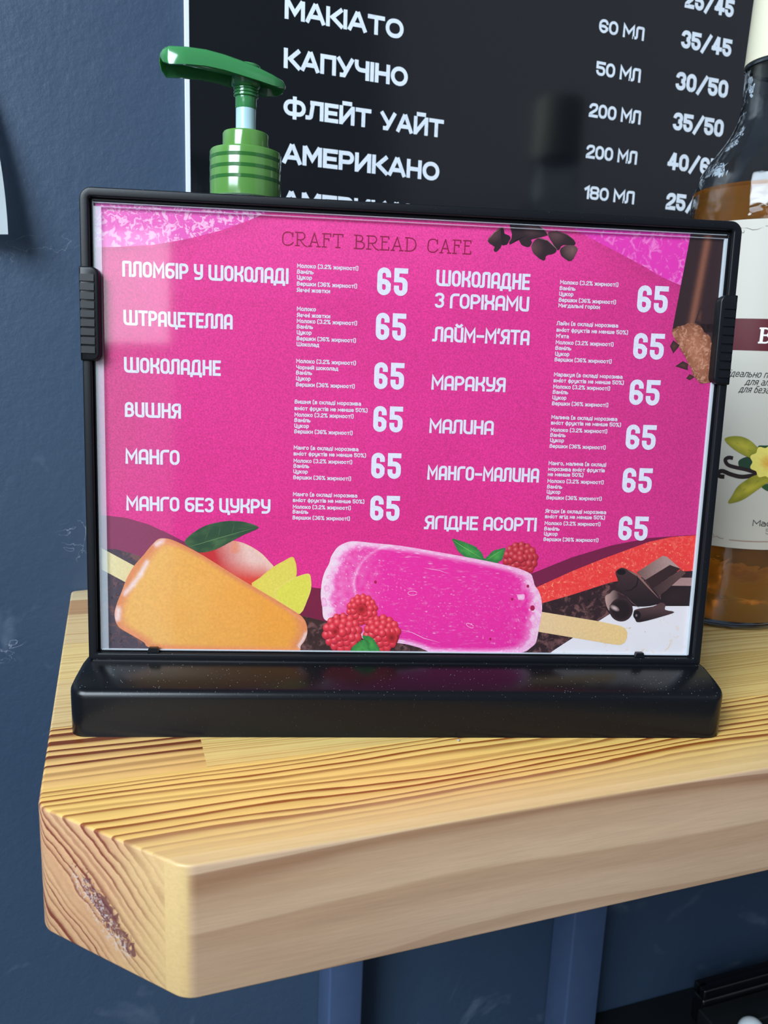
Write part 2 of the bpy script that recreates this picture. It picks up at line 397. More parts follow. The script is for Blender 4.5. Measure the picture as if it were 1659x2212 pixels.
COND.update({
 'б': G(W_, [(W_,1.0),(.2,1.0,.3),(0,.6,.3),(0,0,R),(W_,0,R),(W_,.3)], [(W_,.25),(W_,.62,R),(.15,.62)]),
 'Ч': G(1, [(0,1),(0,.42,R),(.9,.42)], [(1,0),(1,1)]),
 'а': G(W_, [(.08,X_),(W_,X_,R),(W_,0)], [(W_,.40),(0,.40,R),(0,0,R),(W_-.1,0)]), 'в': G(W_, [(0,0),(0,X_)], [(.1,X_),(W_*.9,X_,R),(W_*.9,.37,.3),(.1,.37)], [(W_*.8,.37),(W_,.37,.3),(W_,0,R),(.1,0)]),
 'г': G(.65, [(0,0),(0,X_),(.65,X_)]), 'д': G(1.0, [(-.05,-.16),(-.05,0),(1.05,0),(1.05,-.16)], [(.12,0),(.25,X_,.3),(.88,X_),(.88,0)]),
 'е': G(W_, [(W_,.08),(W_,0,R),(0,0,R),(0,X_,R),(W_,X_,R),(W_,.36)], [(W_,.35),(.1,.35)]), 'є': G(W_, [(W_,.55),(W_,X_,R),(0,X_,R),(0,0,R),(W_,0,R),(W_,.15)], [(.1,.35),(.6,.35)]),
 'ж': G(1.4, [(.7,0),(.7,X_)], [(0,X_),(.42,.35),(0,0)], [(1.4,X_),(.98,.35),(1.4,0)], [(.42,.35),(.98,.35)]), 'з': G(.8, [(0,X_),(.8,X_,R),(.8,.37,.3),(.35,.37)], [(.7,.37),(.8,.37,.2),(.8,0,R),(0,0)]),
 'и': G(W_, [(0,X_),(0,0)], [(W_,X_),(W_,0)], [(.05,.08),(W_-.05,X_-.08)]), 'й': G(W_, [(0,X_),(0,0)], [(W_,X_),(W_,0)], [(.05,.08),(W_-.05,X_-.08)], [(.12,.97),(.73,.97)]),
 'і': G(0, [(0,0),(0,X_)], [(0,.98),(0,1.0)]), 'к': G(W_, [(0,0),(0,X_)], [(W_,X_),(.2,.35),(W_,0)]), 'л': G(W_, [(-.15,0),(.12,0,.2),(.15,X_),(W_,X_),(W_,0)]),
 'м': G(1.15, [(0,0),(0,X_),(.575,.2),(1.15,X_),(1.15,0)]), 'н': G(W_, [(0,0),(0,X_)], [(W_,0),(W_,X_)], [(.1,.36),(W_-.1,.36)]), 'о': G(W_, 'co'), 'п': G(W_, [(0,0),(0,X_),(W_,X_),(W_,0)]),
 'р': G(W_, [(0,-.27),(0,X_,.1),(W_,X_,R),(W_,.38)], [(W_,.4),(W_,0,R),(.1,0)]), 'с': G(W_, [(W_,.52),(W_,X_,R),(0,X_,R),(0,0,R),(W_,0,R),(W_,.18)]), 'т': G(W_, [(0,X_),(W_,X_)], [(W_/2,0),(W_/2,X_-.1)]),
 'у': G(W_, [(0,X_),(0,.02,R),(W_-.1,.02)], [(W_,X_),(W_,-.27,R),(.1,-.27)]), 'ф': G(1.15, [(.575,-.27),(.575,.95)], [(.45,X_),(0,X_,R),(0,0,R),(.45,0)], [(.7,X_),(1.15,X_,R),(1.15,0,R),(.7,0)]),
 'х': G(W_, [(0,0),(W_,X_)], [(0,X_),(W_,0)]), 'ч': G(W_, [(0,X_),(0,.3,R),(W_-.1,.3)], [(W_,0),(W_,X_)]), 'ш': G(1.35, [(0,X_),(0,0),(1.35,0),(1.35,X_)], [(.675,.1),(.675,X_)]),
 'ь': G(W_, [(0,X_),(0,0),(W_,0,R),(W_,.25)], [(W_,.2),(W_,.42,R),(.1,.42)]), 'я': G(W_, [(W_,0),(W_,X_),(0,X_,R),(0,.45)], [(0,.5),(0,.32,R),(W_-.1,.32)], [(.4,.32),(.05,0)]),
 '(': G(.4, [(.4,1.08),(0,1.08,.3),(0,-.1,.3),(.4,-.1)]), ')': G(.4, [(0,1.08),(.4,1.08,.3),(.4,-.1,.3),(0,-.1)]), '.': G(0, [(0,0),(0,.02)]), ',': G(.1, [(.1,.05),(0,-.15)]),
 '%': G(1.3, [(0,.72),(0,1),(.4,1),(.4,.72),(0,.72)], [(.9,.28),(.9,0),(1.3,0),(1.3,.28),(.9,.28)], [(.25,0),(1.05,1)]),
})
ST = {
 'М': G(1.25, [(0,0),(0,1)], [(.12,1),(.625,.30),(1.13,1)], [(1.25,1),(1.25,0)]), 'А': G(1.2, [(0,0),(.52,1)], [(.68,1),(1.2,0)], [(.35,.28),(.85,.28)]),
 'К': G(1, [(0,0),(0,1)], [(1,1),(.35,.5),(1.05,0)]), 'І': G(0, [(0,0),(0,1)]), 'Т': G(1.1, [(0,1),(1.1,1)], [(.55,.86),(.55,0)]),
 'О': G(1.2, [(.5,1),(0,1,.6),(0,0,.6),(.5,0)], [(.7,1),(1.2,1,.6),(1.2,0,.6),(.7,0)]), 'П': G(1, [(0,0),(0,.86)], [(0,1),(1,1)], [(1,.86),(1,0)]),
 'У': G(1.1, [(0,1),(.5,.42)], [(1.1,1),(.45,0),(.25,0)]), 'Ч': G(.95, [(0,1),(0,.5,.4),(.8,.5)], [(.95,1),(.95,0)]), 'Н': G(1, [(0,0),(0,1)], [(1,0),(1,1)], [(.15,.5),(.85,.5)]),
 'Ф': G(1.6, [(.6,.9),(0,.9,.5),(0,.1,.5),(.6,.1)], [(1.,.9),(1.6,.9,.5),(1.6,.1,.5),(1.,.1)], [(.8,1.12),(.8,-.12)]),
 'Л': G(1.15, [(-.1,0),(.2,0,.15),(.35,.86)], [(.3,1),(1.15,1)], [(1.15,.86),(1.15,0)]), 'Е': G(.9, [(0,0),(0,1)], [(.15,1),(.9,1)], [(.15,.5),(.8,.5)], [(.15,0),(.9,0)]),
 'Й': G(1.05, [(0,0),(0,1)], [(1.05,0),(1.05,1)], [(.12,.08),(.93,.92)], [(.25,1.3),(.8,1.3)]), 'И': G(1.05, [(0,0),(0,1)], [(1.05,0),(1.05,1)], [(.12,.08),(.93,.92)]),
 'Р': G(.95, [(0,0),(0,1)], [(.14,1),(.95,1,.4),(.95,.42,.4),(.14,.42)]), ' ': G(.7),
}
THIN = {
 'C': G(1.25, [(1.2,.72),(1.1,.97,.3),(.1,1.0,.8),(0,0,.8),(1.1,.0,.4),(1.25,.22)], [(1.2,.66),(1.2,.95)]),
 'R': G(1.25, [(.2,0),(.2,1)], [(0,0),(.45,0)], [(0,1),(1.1,1,.5),(1.05,.45,.5),(.2,.45)], [(.55,.45),(.95,.05,.3),(1.35,-.05)]),
 'A': G(1.3, [(.15,0),(.65,1)], [(.65,1),(1.15,0)], [(.33,.32),(.98,.32)], [(0,0),(.35,0)], [(.95,0),(1.35,0)]),
 'F': G(1.0, [(.2,0),(.2,1)], [(0,0),(.45,0)], [(0,1),(.95,1),(.95,.82)], [(.2,.62),(.75,.62),(.75,.5)]),
 'T': G(1.1, [(.55,0),(.55,1)], [(.3,0),(.8,0)], [(0,.84),(0,1),(1.1,1),(1.1,.84)]),
 'B': G(1.1, [(.2,0),(.2,1)], [(0,1),(.9,1,.35),(.9,.55,.35),(.2,.55)], [(.4,.55),(1.1,.5,.4),(1.1,0,.4),(0,0)]),
 'E': G(.95, [(.2,0),(.2,1)], [(.92,.84),(.92,1),(0,1)], [(0,0),(.95,0),(.95,.18)], [(.2,.6),(.7,.6)]),
 'D': G(1.2, [(.2,0),(.2,1)], [(0,1),(1.2,1,.7),(1.2,0,.7),(0,0)]), ' ': G(1.1),
}
def round_path(pts, r0):
    out = []
    for i, p in enumerate(pts):
        r = p[2]*r0 if len(p) > 2 else 0
        if r <= 0 or i in (0, len(pts)-1): out.append((p[0], p[1])); continue
        a, b = pts[i-1], pts[i+1]
        va = (a[0]-p[0], a[1]-p[1]); vb = (b[0]-p[0], b[1]-p[1])
        la, lb = math.hypot(*va), math.hypot(*vb); r = min(r, la*.5 if i-1 > 0 else la, lb*.5 if i+1 < len(pts)-1 else lb)
        A = (p[0]+va[0]/la*r, p[1]+va[1]/la*r); B = (p[0]+vb[0]/lb*r, p[1]+vb[1]/lb*r)
        for k in range(6):
            t = k/5; q = .42   # cubic that nears a quarter circle
            c1 = (A[0]+(p[0]-A[0])*.56, A[1]+(p[1]-A[1])*.56); c2 = (B[0]+(p[0]-B[0])*.56, B[1]+(p[1]-B[1])*.56)
            out.append(tuple((1-t)**3*A[j]+3*(1-t)**2*t*c1[j]+3*(1-t)*t*t*c2[j]+t**3*B[j] for j in (0, 1)))
    return out
def stroke_mesh(pts, s, closed=False):
    h = s/2; n = len(pts); V = []
    P2 = [pts[0]]
    for p in pts[1:]:
        if math.hypot(p[0]-P2[-1][0], p[1]-P2[-1][1]) > 1e-5: P2.append(p)
    pts = P2; n = len(pts)
    for i in range(n):
        a = pts[(i-1) % n] if (closed or i > 0) else None; b = pts[(i+1) % n] if (closed or i < n-1) else None; p = pts[i]
        def nrm(q, r):
            dx, dy = r[0]-q[0], r[1]-q[1]; L = math.hypot(dx, dy); return (-dy/L, dx/L)
        n1 = nrm(a, p) if a else nrm(p, b); n2 = nrm(p, b) if b else n1
        mx, my = n1[0]+n2[0], n1[1]+n2[1]; L = math.hypot(mx, my) or 1e-6; mx /= L; my /= L
        k = h/max(.5, mx*n1[0]+my*n1[1])
        V += [(p[0]+mx*k, p[1]+my*k), (p[0]-mx*k, p[1]-my*k)]
    m = n if closed else n-1
    Fc = [(2*i, 2*i+1, 2*((i+1) % n)+1, 2*((i+1) % n)) for i in range(m)]
    return V, Fc
def lay(P, font, text, x0, y0, x1, h, s, gap, lift, col, slant=0):
    """lettering on P's own (u, v) plane: left x0, baseline y0, right x1, letter height h, stroke s*h, gap between letters gap*h"""
    S = s*h
    wsum = sum(font[c][0] for c in text); ng = len(text)-1
    avail = (x1-x0) - ng*gap*h - sum(0 if c == ' ' else S for c in text)
    k = avail/max(wsum, .01); x = x0; kk_ = 0
    for c in text:
        kk_ = 0; g = font[c]; wd = g[0]*k; sw = 0 if c == ' ' else S
        ox = x + sw/2
        for path in g[1]:
            ps = None
            if path == 'c': ps = [[(k*.5, 0), (k, 0, R), (k, 1, R), (0, 1, R), (0, 0, R), (k*.5, 0)]]
            elif path == 'co': ps = [[(k*.42, 0), (k*.85, 0, R), (k*.85, .7, R), (0, .7, R), (0, 0, R), (k*.42, 0)]]
            elif path == 'c8': ps = [[(k*.5, .52), (k, .52, .4), (k, 1, R), (0, 1, R), (0, .52, .4), (k*.5, .52)], [(k*.5, .52), (k, .52, .4), (k, 0, R), (0, 0, R), (0, .52, .4), (k*.5, .52)]]
            else: ps = [[(q[0]*k, *q[1:]) for q in path]]
            for q in ps:
                hh = h - S
                q2 = [(a[0], a[1]*hh, *(a[2:])) for a in q]
                # butt ends reach the letter box
                def ext(e, d):
                    dx, dy = e[0]-d[0], e[1]-d[1]; L = math.hypot(dx, dy) or 1
                    return (e[0]+dx/L*S/2, e[1]+dy/L*S/2)
                if path not in ('c', 'c8', 'co'):
                    q2[0] = ext(q2[0], q2[1]) + tuple(q2[0][2:]); q2[-1] = ext(q2[-1], q2[-2]) + tuple(q2[-1][2:])
                V, Fc = stroke_mesh(round_path(q2, k), S)
                P.add([(ox+a+slant*b, y0+S/2+b) for a, b in V], Fc, [col]*len(V), lift+kk_*5e-6); kk_ += 1
        x += wd + sw + gap*h
_fcache = {}
def font_mesh(text, bold):
    if (text, bold) not in _fcache:
        c = bpy.data.curves.new('tmp', 'FONT'); c.body = text; c.size = 1; c.offset = bold; c.resolution_u = 2
        o = bpy.data.objects.new('tmp', c); COL.objects.link(o); me = o.to_mesh()
        V = [(v.co.x, v.co.y) for v in me.vertices]; Fc = [tuple(p.vertices) for p in me.polygons]
        o.to_mesh_clear(); bpy.data.objects.remove(o); bpy.data.curves.remove(c)
        _fcache[(text, bold)] = (V, Fc)
    return _fcache[(text, bold)]
def lay_font(P, text, x0, y0, x1, h, lift, col, bold=.014, slant=0):
    V, Fc = font_mesh(text, bold)
    if not V: return
    a = min(v[0] for v in V); b = max(v[0] for v in V); k = (x1-x0)/(b-a); ky = h/.70
    P.add([(x0+(v[0]-a)*k+slant*v[1]*ky, y0+v[1]*ky) for v in V], Fc, [col]*len(V), lift)

# ------------------------------------------------------------------ setting
M_WALL = mat_wall()
bm = bmesh.new(); box_bm(bm, (-2.6, WALL_Y, -1.0), (2.6, WALL_Y+.12, 2.0))
tag(from_bm('wall_back', bm, M_WALL), 'dark slate blue painted wall with chalky scuffs', kind='structure')
bm = bmesh.new(); box_bm(bm, (-2.6, -3.2, -1.05), (2.6, WALL_Y+.12, -1.0))
tag(from_bm('floor', bm, mat_plain('floor_tile', rgb(70, 68, 66), .5, .5, (6, .8, .1))), 'dark floor below the counter', kind='structure')

# ------------------------------------------------------------------ wooden shelf in glued staves
YF, XL, C1, XC, T = -0.13655, -0.0185, -0.0836, 0.0327, 0.0549
YB = 0.2070; XR = 1.05
L1, D1, M1 = rgb(244, 204, 118), rgb(146, 78, 30), rgb(240, 190, 100)
shelf = empty('wall_shelf', (0, 0, -T))
tag(shelf, 'thick pine shelf with a chamfered front corner carrying the menu stand', 'shelf')
outline = [(XL, YB), (XR, YB), (XR, YF), (XC, YF), (XL, C1)]
full = bmesh.new()
vt = [full.verts.new((x, y, 0)) for x, y in outline]; vb = [full.verts.new((x, y, -T)) for x, y in outline]
full.faces.new(vt); full.faces.new(vb[::-1])
for i in range(5): full.faces.new((vt[i], vb[i], vb[(i+1) % 5], vt[(i+1) % 5]))
bmesh.ops.recalc_face_normals(full, faces=full.faces[:])
ve = [e for e in full.edges if abs(e.verts[0].co.z-e.verts[1].co.z) > .01 and e.verts[0].co.x < .1]
bmesh.ops.bevel(full, geom=ve, offset=.0045, segments=6, affect='EDGES', profile=.5)
te = [e for e in full.edges if abs(e.verts[0].co.z-e.verts[1].co.z) < 1e-6 and not (abs(e.verts[0].co.y-YB) < 1e-5 and abs(e.verts[1].co.y-YB) < 1e-5) and not (abs(e.verts[0].co.x-XR) < 1e-5 and abs(e.verts[1].co.x-XR) < 1e-5)]
bmesh.ops.bevel(full, geom=te, offset=.0012, segments=3, affect='EDGES', profile=.5)
me_full = bpy.data.meshes.new('full'); full.to_mesh(me_full); full.free()
def cut(y0, y1, x0, x1):
    b = bmesh.new(); b.from_mesh(me_full)
    for co, no in (((0, y0, 0), (0, -1, 0)), ((0, y1, 0), (0, 1, 0)), ((x0, 0, 0), (-1, 0, 0)), ((x1, 0, 0), (1, 0, 0))):
        r = bmesh.ops.bisect_plane(b, geom=b.verts[:]+b.edges[:]+b.faces[:], plane_co=co, plane_no=no, clear_outer=True)
        es = [g for g in r['geom_cut'] if isinstance(g, bmesh.types.BMEdge)]
        if es: bmesh.ops.holes_fill(b, edges=[e for e in b.edges if e.is_boundary])
    return b
XJ = hz(440, 1625).x
PALE = rgb(216, 180, 124)
staves = [
 # y0, y1, x0, x1, material
 (-.2, -.1300, -1, 2, mat_wood('pine_front_batten', 55, .25, 1.0, rgb(214, 180, 150), rgb(150, 108, 82), rgb(184, 146, 116), warp=.034, contrast=1.1, seed=2.2, strs=.6, pale=(-.1366, -.1356, PALE, 1.0))),
 (-.1300, -.0708, -1, 2, mat_wood('pine_front_stave', 205, 1.0, -.9, L1, D1, M1, warp=.017, contrast=1.25, seed=.4, pale=(-.108, -.132, PALE, .85), defect=(.006, -.033))),
 (-.0708, -.0158, -1, XJ, mat_wood('pine_dark_grain_stave', 145, 1.0, .25, rgb(240, 198, 124), rgb(116, 54, 24), rgb(236, 180, 104), warp=.010, contrast=2.0, seed=1.3)),
 (-.0708, -.0158, XJ, 2, mat_wood('pine_fine_grain_stave', 420, 1.0, .2, rgb(240, 208, 134), rgb(196, 132, 62), rgb(234, 194, 112), warp=.010, contrast=.75, seed=2.9)),
 (-.0158, .0400, -1, .19, mat_wood('pine_pale_stave', 260, 1.0, .3, rgb(226, 194, 138), rgb(186, 138, 84), rgb(218, 180, 122), warp=.006, contrast=.6, seed=3.7)),
 (-.0158, .0400, .19, 2, mat_wood('pine_pale_stave_right', 170, 1.0, .3, rgb(248, 216, 148), rgb(196, 138, 70), rgb(242, 204, 126), warp=.012, contrast=.8, seed=4.7)),
 (.0400, .0960, -1, 2, mat_wood('pine_mid_stave', 240, 1.0, .2, rgb(234, 204, 140), rgb(188, 136, 78), rgb(226, 188, 120), warp=.008, contrast=.6, seed=5.1)),
 (.0960, .1510, -1, 2, mat_wood('pine_rear_stave', 210, 1.0, .2, rgb(226, 196, 144), rgb(176, 128, 80), rgb(216, 178, 126), warp=.006, contrast=.55, seed=6.3)),
 (.1510, .1830, -1, 2, mat_wood('pine_brown_stave', 260, 1.0, .2, rgb(196, 152, 108), rgb(150, 102, 66), rgb(184, 138, 96), warp=.006, contrast=.5, seed=7.7)),
 (.1830, .3, -1, 2, mat_wood('pine_wall_stave', 120, 1.0, .2, rgb(224, 198, 154), rgb(190, 150, 108), rgb(214, 186, 142), warp=.006, contrast=.4, seed=8.2)),
]
for y0, y1, x0, x1, mt in staves:
    b = cut(y0, y1, x0, x1)
    o = from_bm('stave', b, mt, smooth=35); put(o, shelf)
# ------------------------------------------------------------------ posts under the shelf
M_POST = mat_plain('dark_blue_metal_paint', rgb(66, 84, 116), .38, .5, (60, 1.25, .1))
def post(xl_px, xr_px, yp, label):
    a = hy(xl_px, yp, .172); b = hy(xr_px, yp, .172)
    e = empty('support_post', ((a.x+b.x)/2, .19, -.5))
    bm = bmesh.new(); box_bm(bm, (a.x, .172, -.4995), (b.x, WALL_Y-.0005, -T-.0002), bev=.0022, seg=3)
    put(from_bm('tube', bm, M_POST, smooth=40), e)
    bm = bmesh.new()
    box_bm(bm, (a.x-.002, .168, -.062), (b.x+.002, .172, -T-.0004), bev=.0006)
    put(from_bm('mounting_tab', bm, M_POST, smooth=40), e)
    tag(e, label, 'post', 'metal posts below the shelf')
post(711, 785, 2130, 'left dark blue square metal post running down under the pine shelf')
post(1240, 1310, 2000, 'right dark blue square metal post under the shelf beside the black tray')
# ------------------------------------------------------------------ black worktop and tray below
M_DARK = mat_black('matt_black_laminate', (.004, .005, .006, 1), .5, dust=False)
bm = bmesh.new(); box_bm(bm, (-1.0, -.12, -.53), (2.0, WALL_Y-.001, -.5), bev=.002)
wt = empty('worktop', (.5, .05, -1.0)); tag(wt, 'black worktop against the dark wall under the shelf', 'counter')
put(from_bm('top_board', bm, M_DARK, smooth=40), wt)
bm = bmesh.new(); box_bm(bm, (-.98, -.09, -1.0), (1.98, WALL_Y-.001, -.53)); put(from_bm('cabinet_body', bm, M_DARK), wt)
ZT = -.455
pA = hz(1499, 2116, ZT); pB = hz(1513, 2145, ZT); pC = hz(1547, 2175, ZT)
tray = empty('coffee_machine_tray', (pB.x+.1, pB.y, -.5)); tag(tray, 'black glossy tray with raised rim and white knob under shelf at bottom right', 'tray')
M_GLOSS = mat_black('gloss_black_plastic', (.003, .003, .004, 1), .16, dust=False, bump_s=.02)
x0t, yb_t, yf_t = pA.x, min(pA.y, WALL_Y-.003), pB.y
bm = bmesh.new()
box_bm(bm, (x0t, yf_t, -.5), (x0t+.30, yb_t, ZT-.012), bev=.003, seg=3)
put(from_bm('body', bm, M_GLOSS, smooth=40), tray)
bm = bmesh.new()
for lo, hi in (((x0t, yf_t, ZT-.012), (x0t+.30, yf_t+.010, ZT)), ((x0t, yb_t-.010, ZT-.012), (x0t+.30, yb_t, ZT)), ((x0t, yf_t+.008, ZT-.012), (x0t+.01, yb_t-.008, ZT))):
    box_bm(bm, lo, hi, bev=.0018, seg=3)
put(from_bm('rim', bm, M_GLOSS, smooth=40), tray)
yp_ = yf_t - .030
bm = bmesh.new(); box_bm(bm, (pC.x-.004, yp_, -.4995), (x0t+.28, yf_t-.0002, ZT-.018), bev=.002, seg=3)
put(from_bm('front_panel', bm, M_DARK, smooth=40), tray)
kx = hy(1622, 2212, yp_-.014)
bm = bmesh.new(); bmesh.ops.create_uvsphere(bm, u_segments=24, v_segments=16, radius=.0115)
for v in bm.verts: v.co = Vector((v.co.x*1.15, v.co.y*1.0, v.co.z*1.0)) + Vector((kx.x+.004, yp_-.0115, kx.z-.010))
o = put(from_bm('knob', bm, mat_plain('white_plastic', rgb(225, 232, 236), .35), smooth=60), tray); tag(o, 'white knob')

# ------------------------------------------------------------------ drink board on the wall
def TB(x, z, lift): return Vector((x, BOARD_Y-lift, z))
board = empty('drink_menu_board', (.6, WALL_Y-.002, .2)); tag(board, 'glossy black coffee price board with white stencil lettering on wall', 'menu board')
bx0 = hy(404, 300, BOARD_Y).x; bx1 = 1.0; bz0, bz1 = .20, .62
M_BOARD = newmat('glossy_black_board'); 
m, nt, bs = M_BOARD; bs.inputs['Base Color'].default_value = (.006, .0068, .009, 1); bs.inputs['Roughness'].default_value = .13
k = noise_tex(nt, 260, 3, .5); bump(nt, k, .03, .0004, bs); M_BOARD = m
bm = bmesh.new(); box_bm(bm, (bx0+.0022, BOARD_Y, bz0), (bx1, WALL_Y-.0002, bz1)); put(from_bm('panel', bm, M_BOARD), board)
bm = bmesh.new(); box_bm(bm, (bx0-.0010, BOARD_Y-.0003, bz0), (bx0+.0022, WALL_Y-.0002, bz1), bev=.0003); 
put(from_bm('edge_strip', bm, mat_plain('white_edge_plastic', rgb(225, 230, 238), .4)), board)
def mat_chalk():
    m, nt, bs = newmat('chalky_white_print')
    f = noise_tex(nt, 330, 6, .65, 1.8)
    k = ramp(nt, f, [(.47, (0, 0, 0)), (.495, (1, 1, 1)), (.52, (0, 0, 0))])
    g = noise_tex(nt, 60, 2); kg = ramp(nt, g, [(.45, (0, 0, 0)), (.6, (1, 1, 1))])
    c = mix(nt, math_n(nt, 'MULTIPLY', math_n(nt, 'MULTIPLY', k, kg), .5), rgb(228, 234, 242), rgb(120, 122, 138))
    nt.links.new(c, bs.inputs['Base Color']); bs.inputs['Roughness'].default_value = .3
    return m
M_CHALK = mat_chalk()
WH = (1, 1, 1, 1)
def brow(name, font, text, xl, yb, xr, yt, s, gap, slope):
    P = Print(TB)
    a = hy(xl, yb, BOARD_Y); t = hy(xl, yt, BOARD_Y); b = hy(xr, yb+(xr-xl)*slope, BOARD_Y)
    lay(P, font, text, a.x, a.z, b.x, t.z-a.z, s, gap, .00005, WH); put(P.build(name, M_CHALK), board)
for text, xl, yb, xr, yt, sl in (('МАКІАТО', 614.7, 40, 871, -4, .185), ('КАПУЧІНО', 612.7, 146.5, 880, 102.5, .168),
                                 ('ФЛЕЙТ УАЙТ', 612, 251, 957, 209, .150), ('АМЕРИКАНО', 610, 352, 948, 309, .125), ('АМЕРИКАНО', 608, 453, 946, 411, .115)):
    brow('drink_name', ST, text, xl, yb, xr, yt, .22, .055, sl)
for text, xl, yb, xr, yt in (('60 МЛ', 1293, 69.5, 1391, 39), ('50 МЛ', 1286.8, 162, 1383, 131), ('200 МЛ', 1271.3, 252, 1383, 221), ('200 МЛ', 1265, 341, 1375, 311), ('180 МЛ', 1261, 429, 1369, 400)):
    brow('volume_figure', COND, text, xl, yb, xr, yt, .20, .05, .12)
for text, xl, yb, xr, yt in (('25/45', 1478.6, 16, 1584, -24), ('35/45', 1470, 102.5, 1578.7, 63), ('30/50', 1458, 193, 1570.8, 153), ('35/50', 1452, 280, 1560.8, 241), ('40/65', 1441, 365.5, 1552, 328), ('25/45', 1437, 452, 1545, 415)):
    brow('price_figure', COND, text, xl, yb, xr, yt, .23, .05, .15)

# ------------------------------------------------------------------ curling paper sheet at the left
pc = hy(22, 511, WALL_Y-.012)
bm = bmesh.new(); nu, nv = 20, 24; H_ = .13; W_ = .10
grid = []
for j in range(nv+1):
    v = j/nv; row = []
    for i in range(nu+1):
        u = i/nu        # u = 1 at the free right edge
        # the right edge leans left as it rises and the lower corner lifts off the wall
        xr = pc.x - .002*v - .020*v*v
        x = xr - W_*(1-u); lift = .003 + .020*(u**3)*(1-v)**1.2
        z = pc.z + H_*v*1.0 - .0012*(1-u)
        row.append(bm.verts.new((x, WALL_Y-lift, z)))
    grid.append(row)
for j in range(nv):
    for i in range(nu): bm.faces.new((grid[j][i], grid[j][i+1], grid[j+1][i+1], grid[j+1][i]))
bmesh.ops.solidify(bm, geom=bm.faces[:], thickness=.0003)
tag(from_bm('paper_sheet', bm, mat_plain('white_paper', rgb(210, 216, 218), .7, .3), smooth=60), 'white paper sheet with curling corner fixed to wall at left edge', 'paper')

# ------------------------------------------------------------------ menu stand
stand = empty('menu_stand', (0.149, -0.04, 0)); tag(stand, 'black plastic tabletop stand holding the pink ice cream menu', 'menu stand')
M_BLACK = mat_black('black_plastic', (.0050, .0058, .0078, 1), .36); M_BLACK.node_tree.nodes['Principled BSDF'].inputs['Specular IOR Level'].default_value = .28; M_BASE = mat_black('black_base_plastic', (.0045, .005, .0065, 1), .25, dust=True); M_BASE.node_tree.nodes['Principled BSDF'].inputs['Specular IOR Level'].default_value = .3
def TS(u, v, n): return sp(u, v, n)
def on_stand(o): return put(o, stand)
# frame: outer rim, inner lip
def ring(name, outer, inner, n0, n1, mat, bev=.0008):
    bm = bmesh.new()
    k = len(outer)
    A = [[bm.verts.new(TS(u, v, n)) for u, v in pts] for pts in (outer, inner) for n in (n0, n1)]
    o0, o1, i0, i1 = A
    for i in range(k):
        j = (i+1) % k
        bm.faces.new((o0[i], o1[i], o1[j], o0[j])); bm.faces.new((i0[i], i0[j], i1[j], i1[i]))
        bm.faces.new((o1[i], i1[i], i1[j], o1[j])); bm.faces.new((o0[i], o0[j], i0[j], i0[i]))
    if bev:
        es = [e for e in bm.edges if (e.verts[0] in set(o1) and e.verts[1] in set(o1)) or (e.verts[0] in set(i1) and e.verts[1] in set(i1))]
        bmesh.ops.bevel(bm, geom=es, offset=bev, segments=3, affect='EDGES', profile=.5)
    return on_stand(from_bm(name, bm, mat, smooth=35))
RO = rrect(0, 0, SW, SH, .0055, 8, (.25, .25, 1, 1))
RI = rrect(.0042, .0034, SW-.0042, SH-.0042, .002, 8, (.3, .3, .5, .5))
RI2 = rrect(.0056, .0042, SW-.0056, SH-.0056, .0005, 8)
ring('frame', RO, RI, -.0045, .0030, M_BLACK)
ring('frame_lip', RI, RI2, -.0040, .0004, M_BLACK, .0003)
bm = bmesh.new(); prism_bm(bm, rrect(.003, .003, SW-.003, SH-.003, .001, 2), -.0042, -.0028, TS)
on_stand(from_bm('back_plate', bm, M_BLACK))
# side clips with grip ridges
def clip(side, v0, v1, wdt):
    uo = -.0004 if side == 0 else SW+.0004
    s = 1 if side == 0 else -1
    ui = uo + s*wdt
    if side == 0: pts = rrect(uo, v0, ui, v1, .0035, 5, (.15, 1, 1, .15))
    else: pts = rrect(ui, v0, uo, v1, .0035, 5, (1, .15, .15, 1))
    bm = bmesh.new(); prism_bm(bm, pts, -.0055, .0044, TS)
    bmesh.ops.recalc_face_normals(bm, faces=bm.faces[:])
    top = [e for e in bm.edges if all(abs((v.co-O).dot(EN)-.0044) < 1e-5 for v in e.verts)]
    bmesh.ops.bevel(bm, geom=top, offset=.0009, segments=3, affect='EDGES', profile=.5)
    c = on_stand(from_bm('grip_clip', bm, M_BLACK, smooth=35))
    n = 9; dv = (v1-v0-.006)/n
    for i in range(n):
        va = v0+.003+dv*i+.0004; vb_ = va+dv-.0009
        ua, ub = (uo+.0006, uo+wdt-.0020) if side == 0 else (ui+.0020, uo-.0006)
        bm = bmesh.new(); A = TS
        # wedge-shaped ridge: proud at its lower edge
        q = [(ua, va, .0044), (ub, va, .0044), (ub, vb_, .0044), (ua, vb_, .0044), (ua, va, .0050), (ub, va, .0050), (ub, vb_, .0048), (ua, vb_, .0048)]
        vs = [bm.verts.new(A(*t)) for t in q]
        for f in ((0, 3, 2, 1), (4, 5, 6, 7), (0, 1, 5, 4), (1, 2, 6, 5), (2, 3, 7, 6), (3, 0, 4, 7)): bm.faces.new([vs[i_] for i_ in f])
        r_ = from_bm('ridge', bm, M_BLACK); r_.parent = c
    return c
vtl = hs(176, 577)[1]; vbl = hs(178, 779)[1]; vtr = hs(1588, 640)[1]; vbr = hs(1570, 832)[1]
clip(0, vbl, vtl, .0088); clip(1, vbr, vtr, .0085)
# bottom retaining tabs
for xa, xb in ((320, 346), (1369, 1390)):
    a = hs(xa, 1400)[0]; b = hs(xb, 1400)[0]
    bm = bmesh.new(); prism_bm(bm, [(a, .0036), (b, .0036), (b-.0008, .0060), (a+.0008, .0060)], .0002, .0026, TS)
    on_stand(from_bm('retaining_tab', bm, M_BLACK))
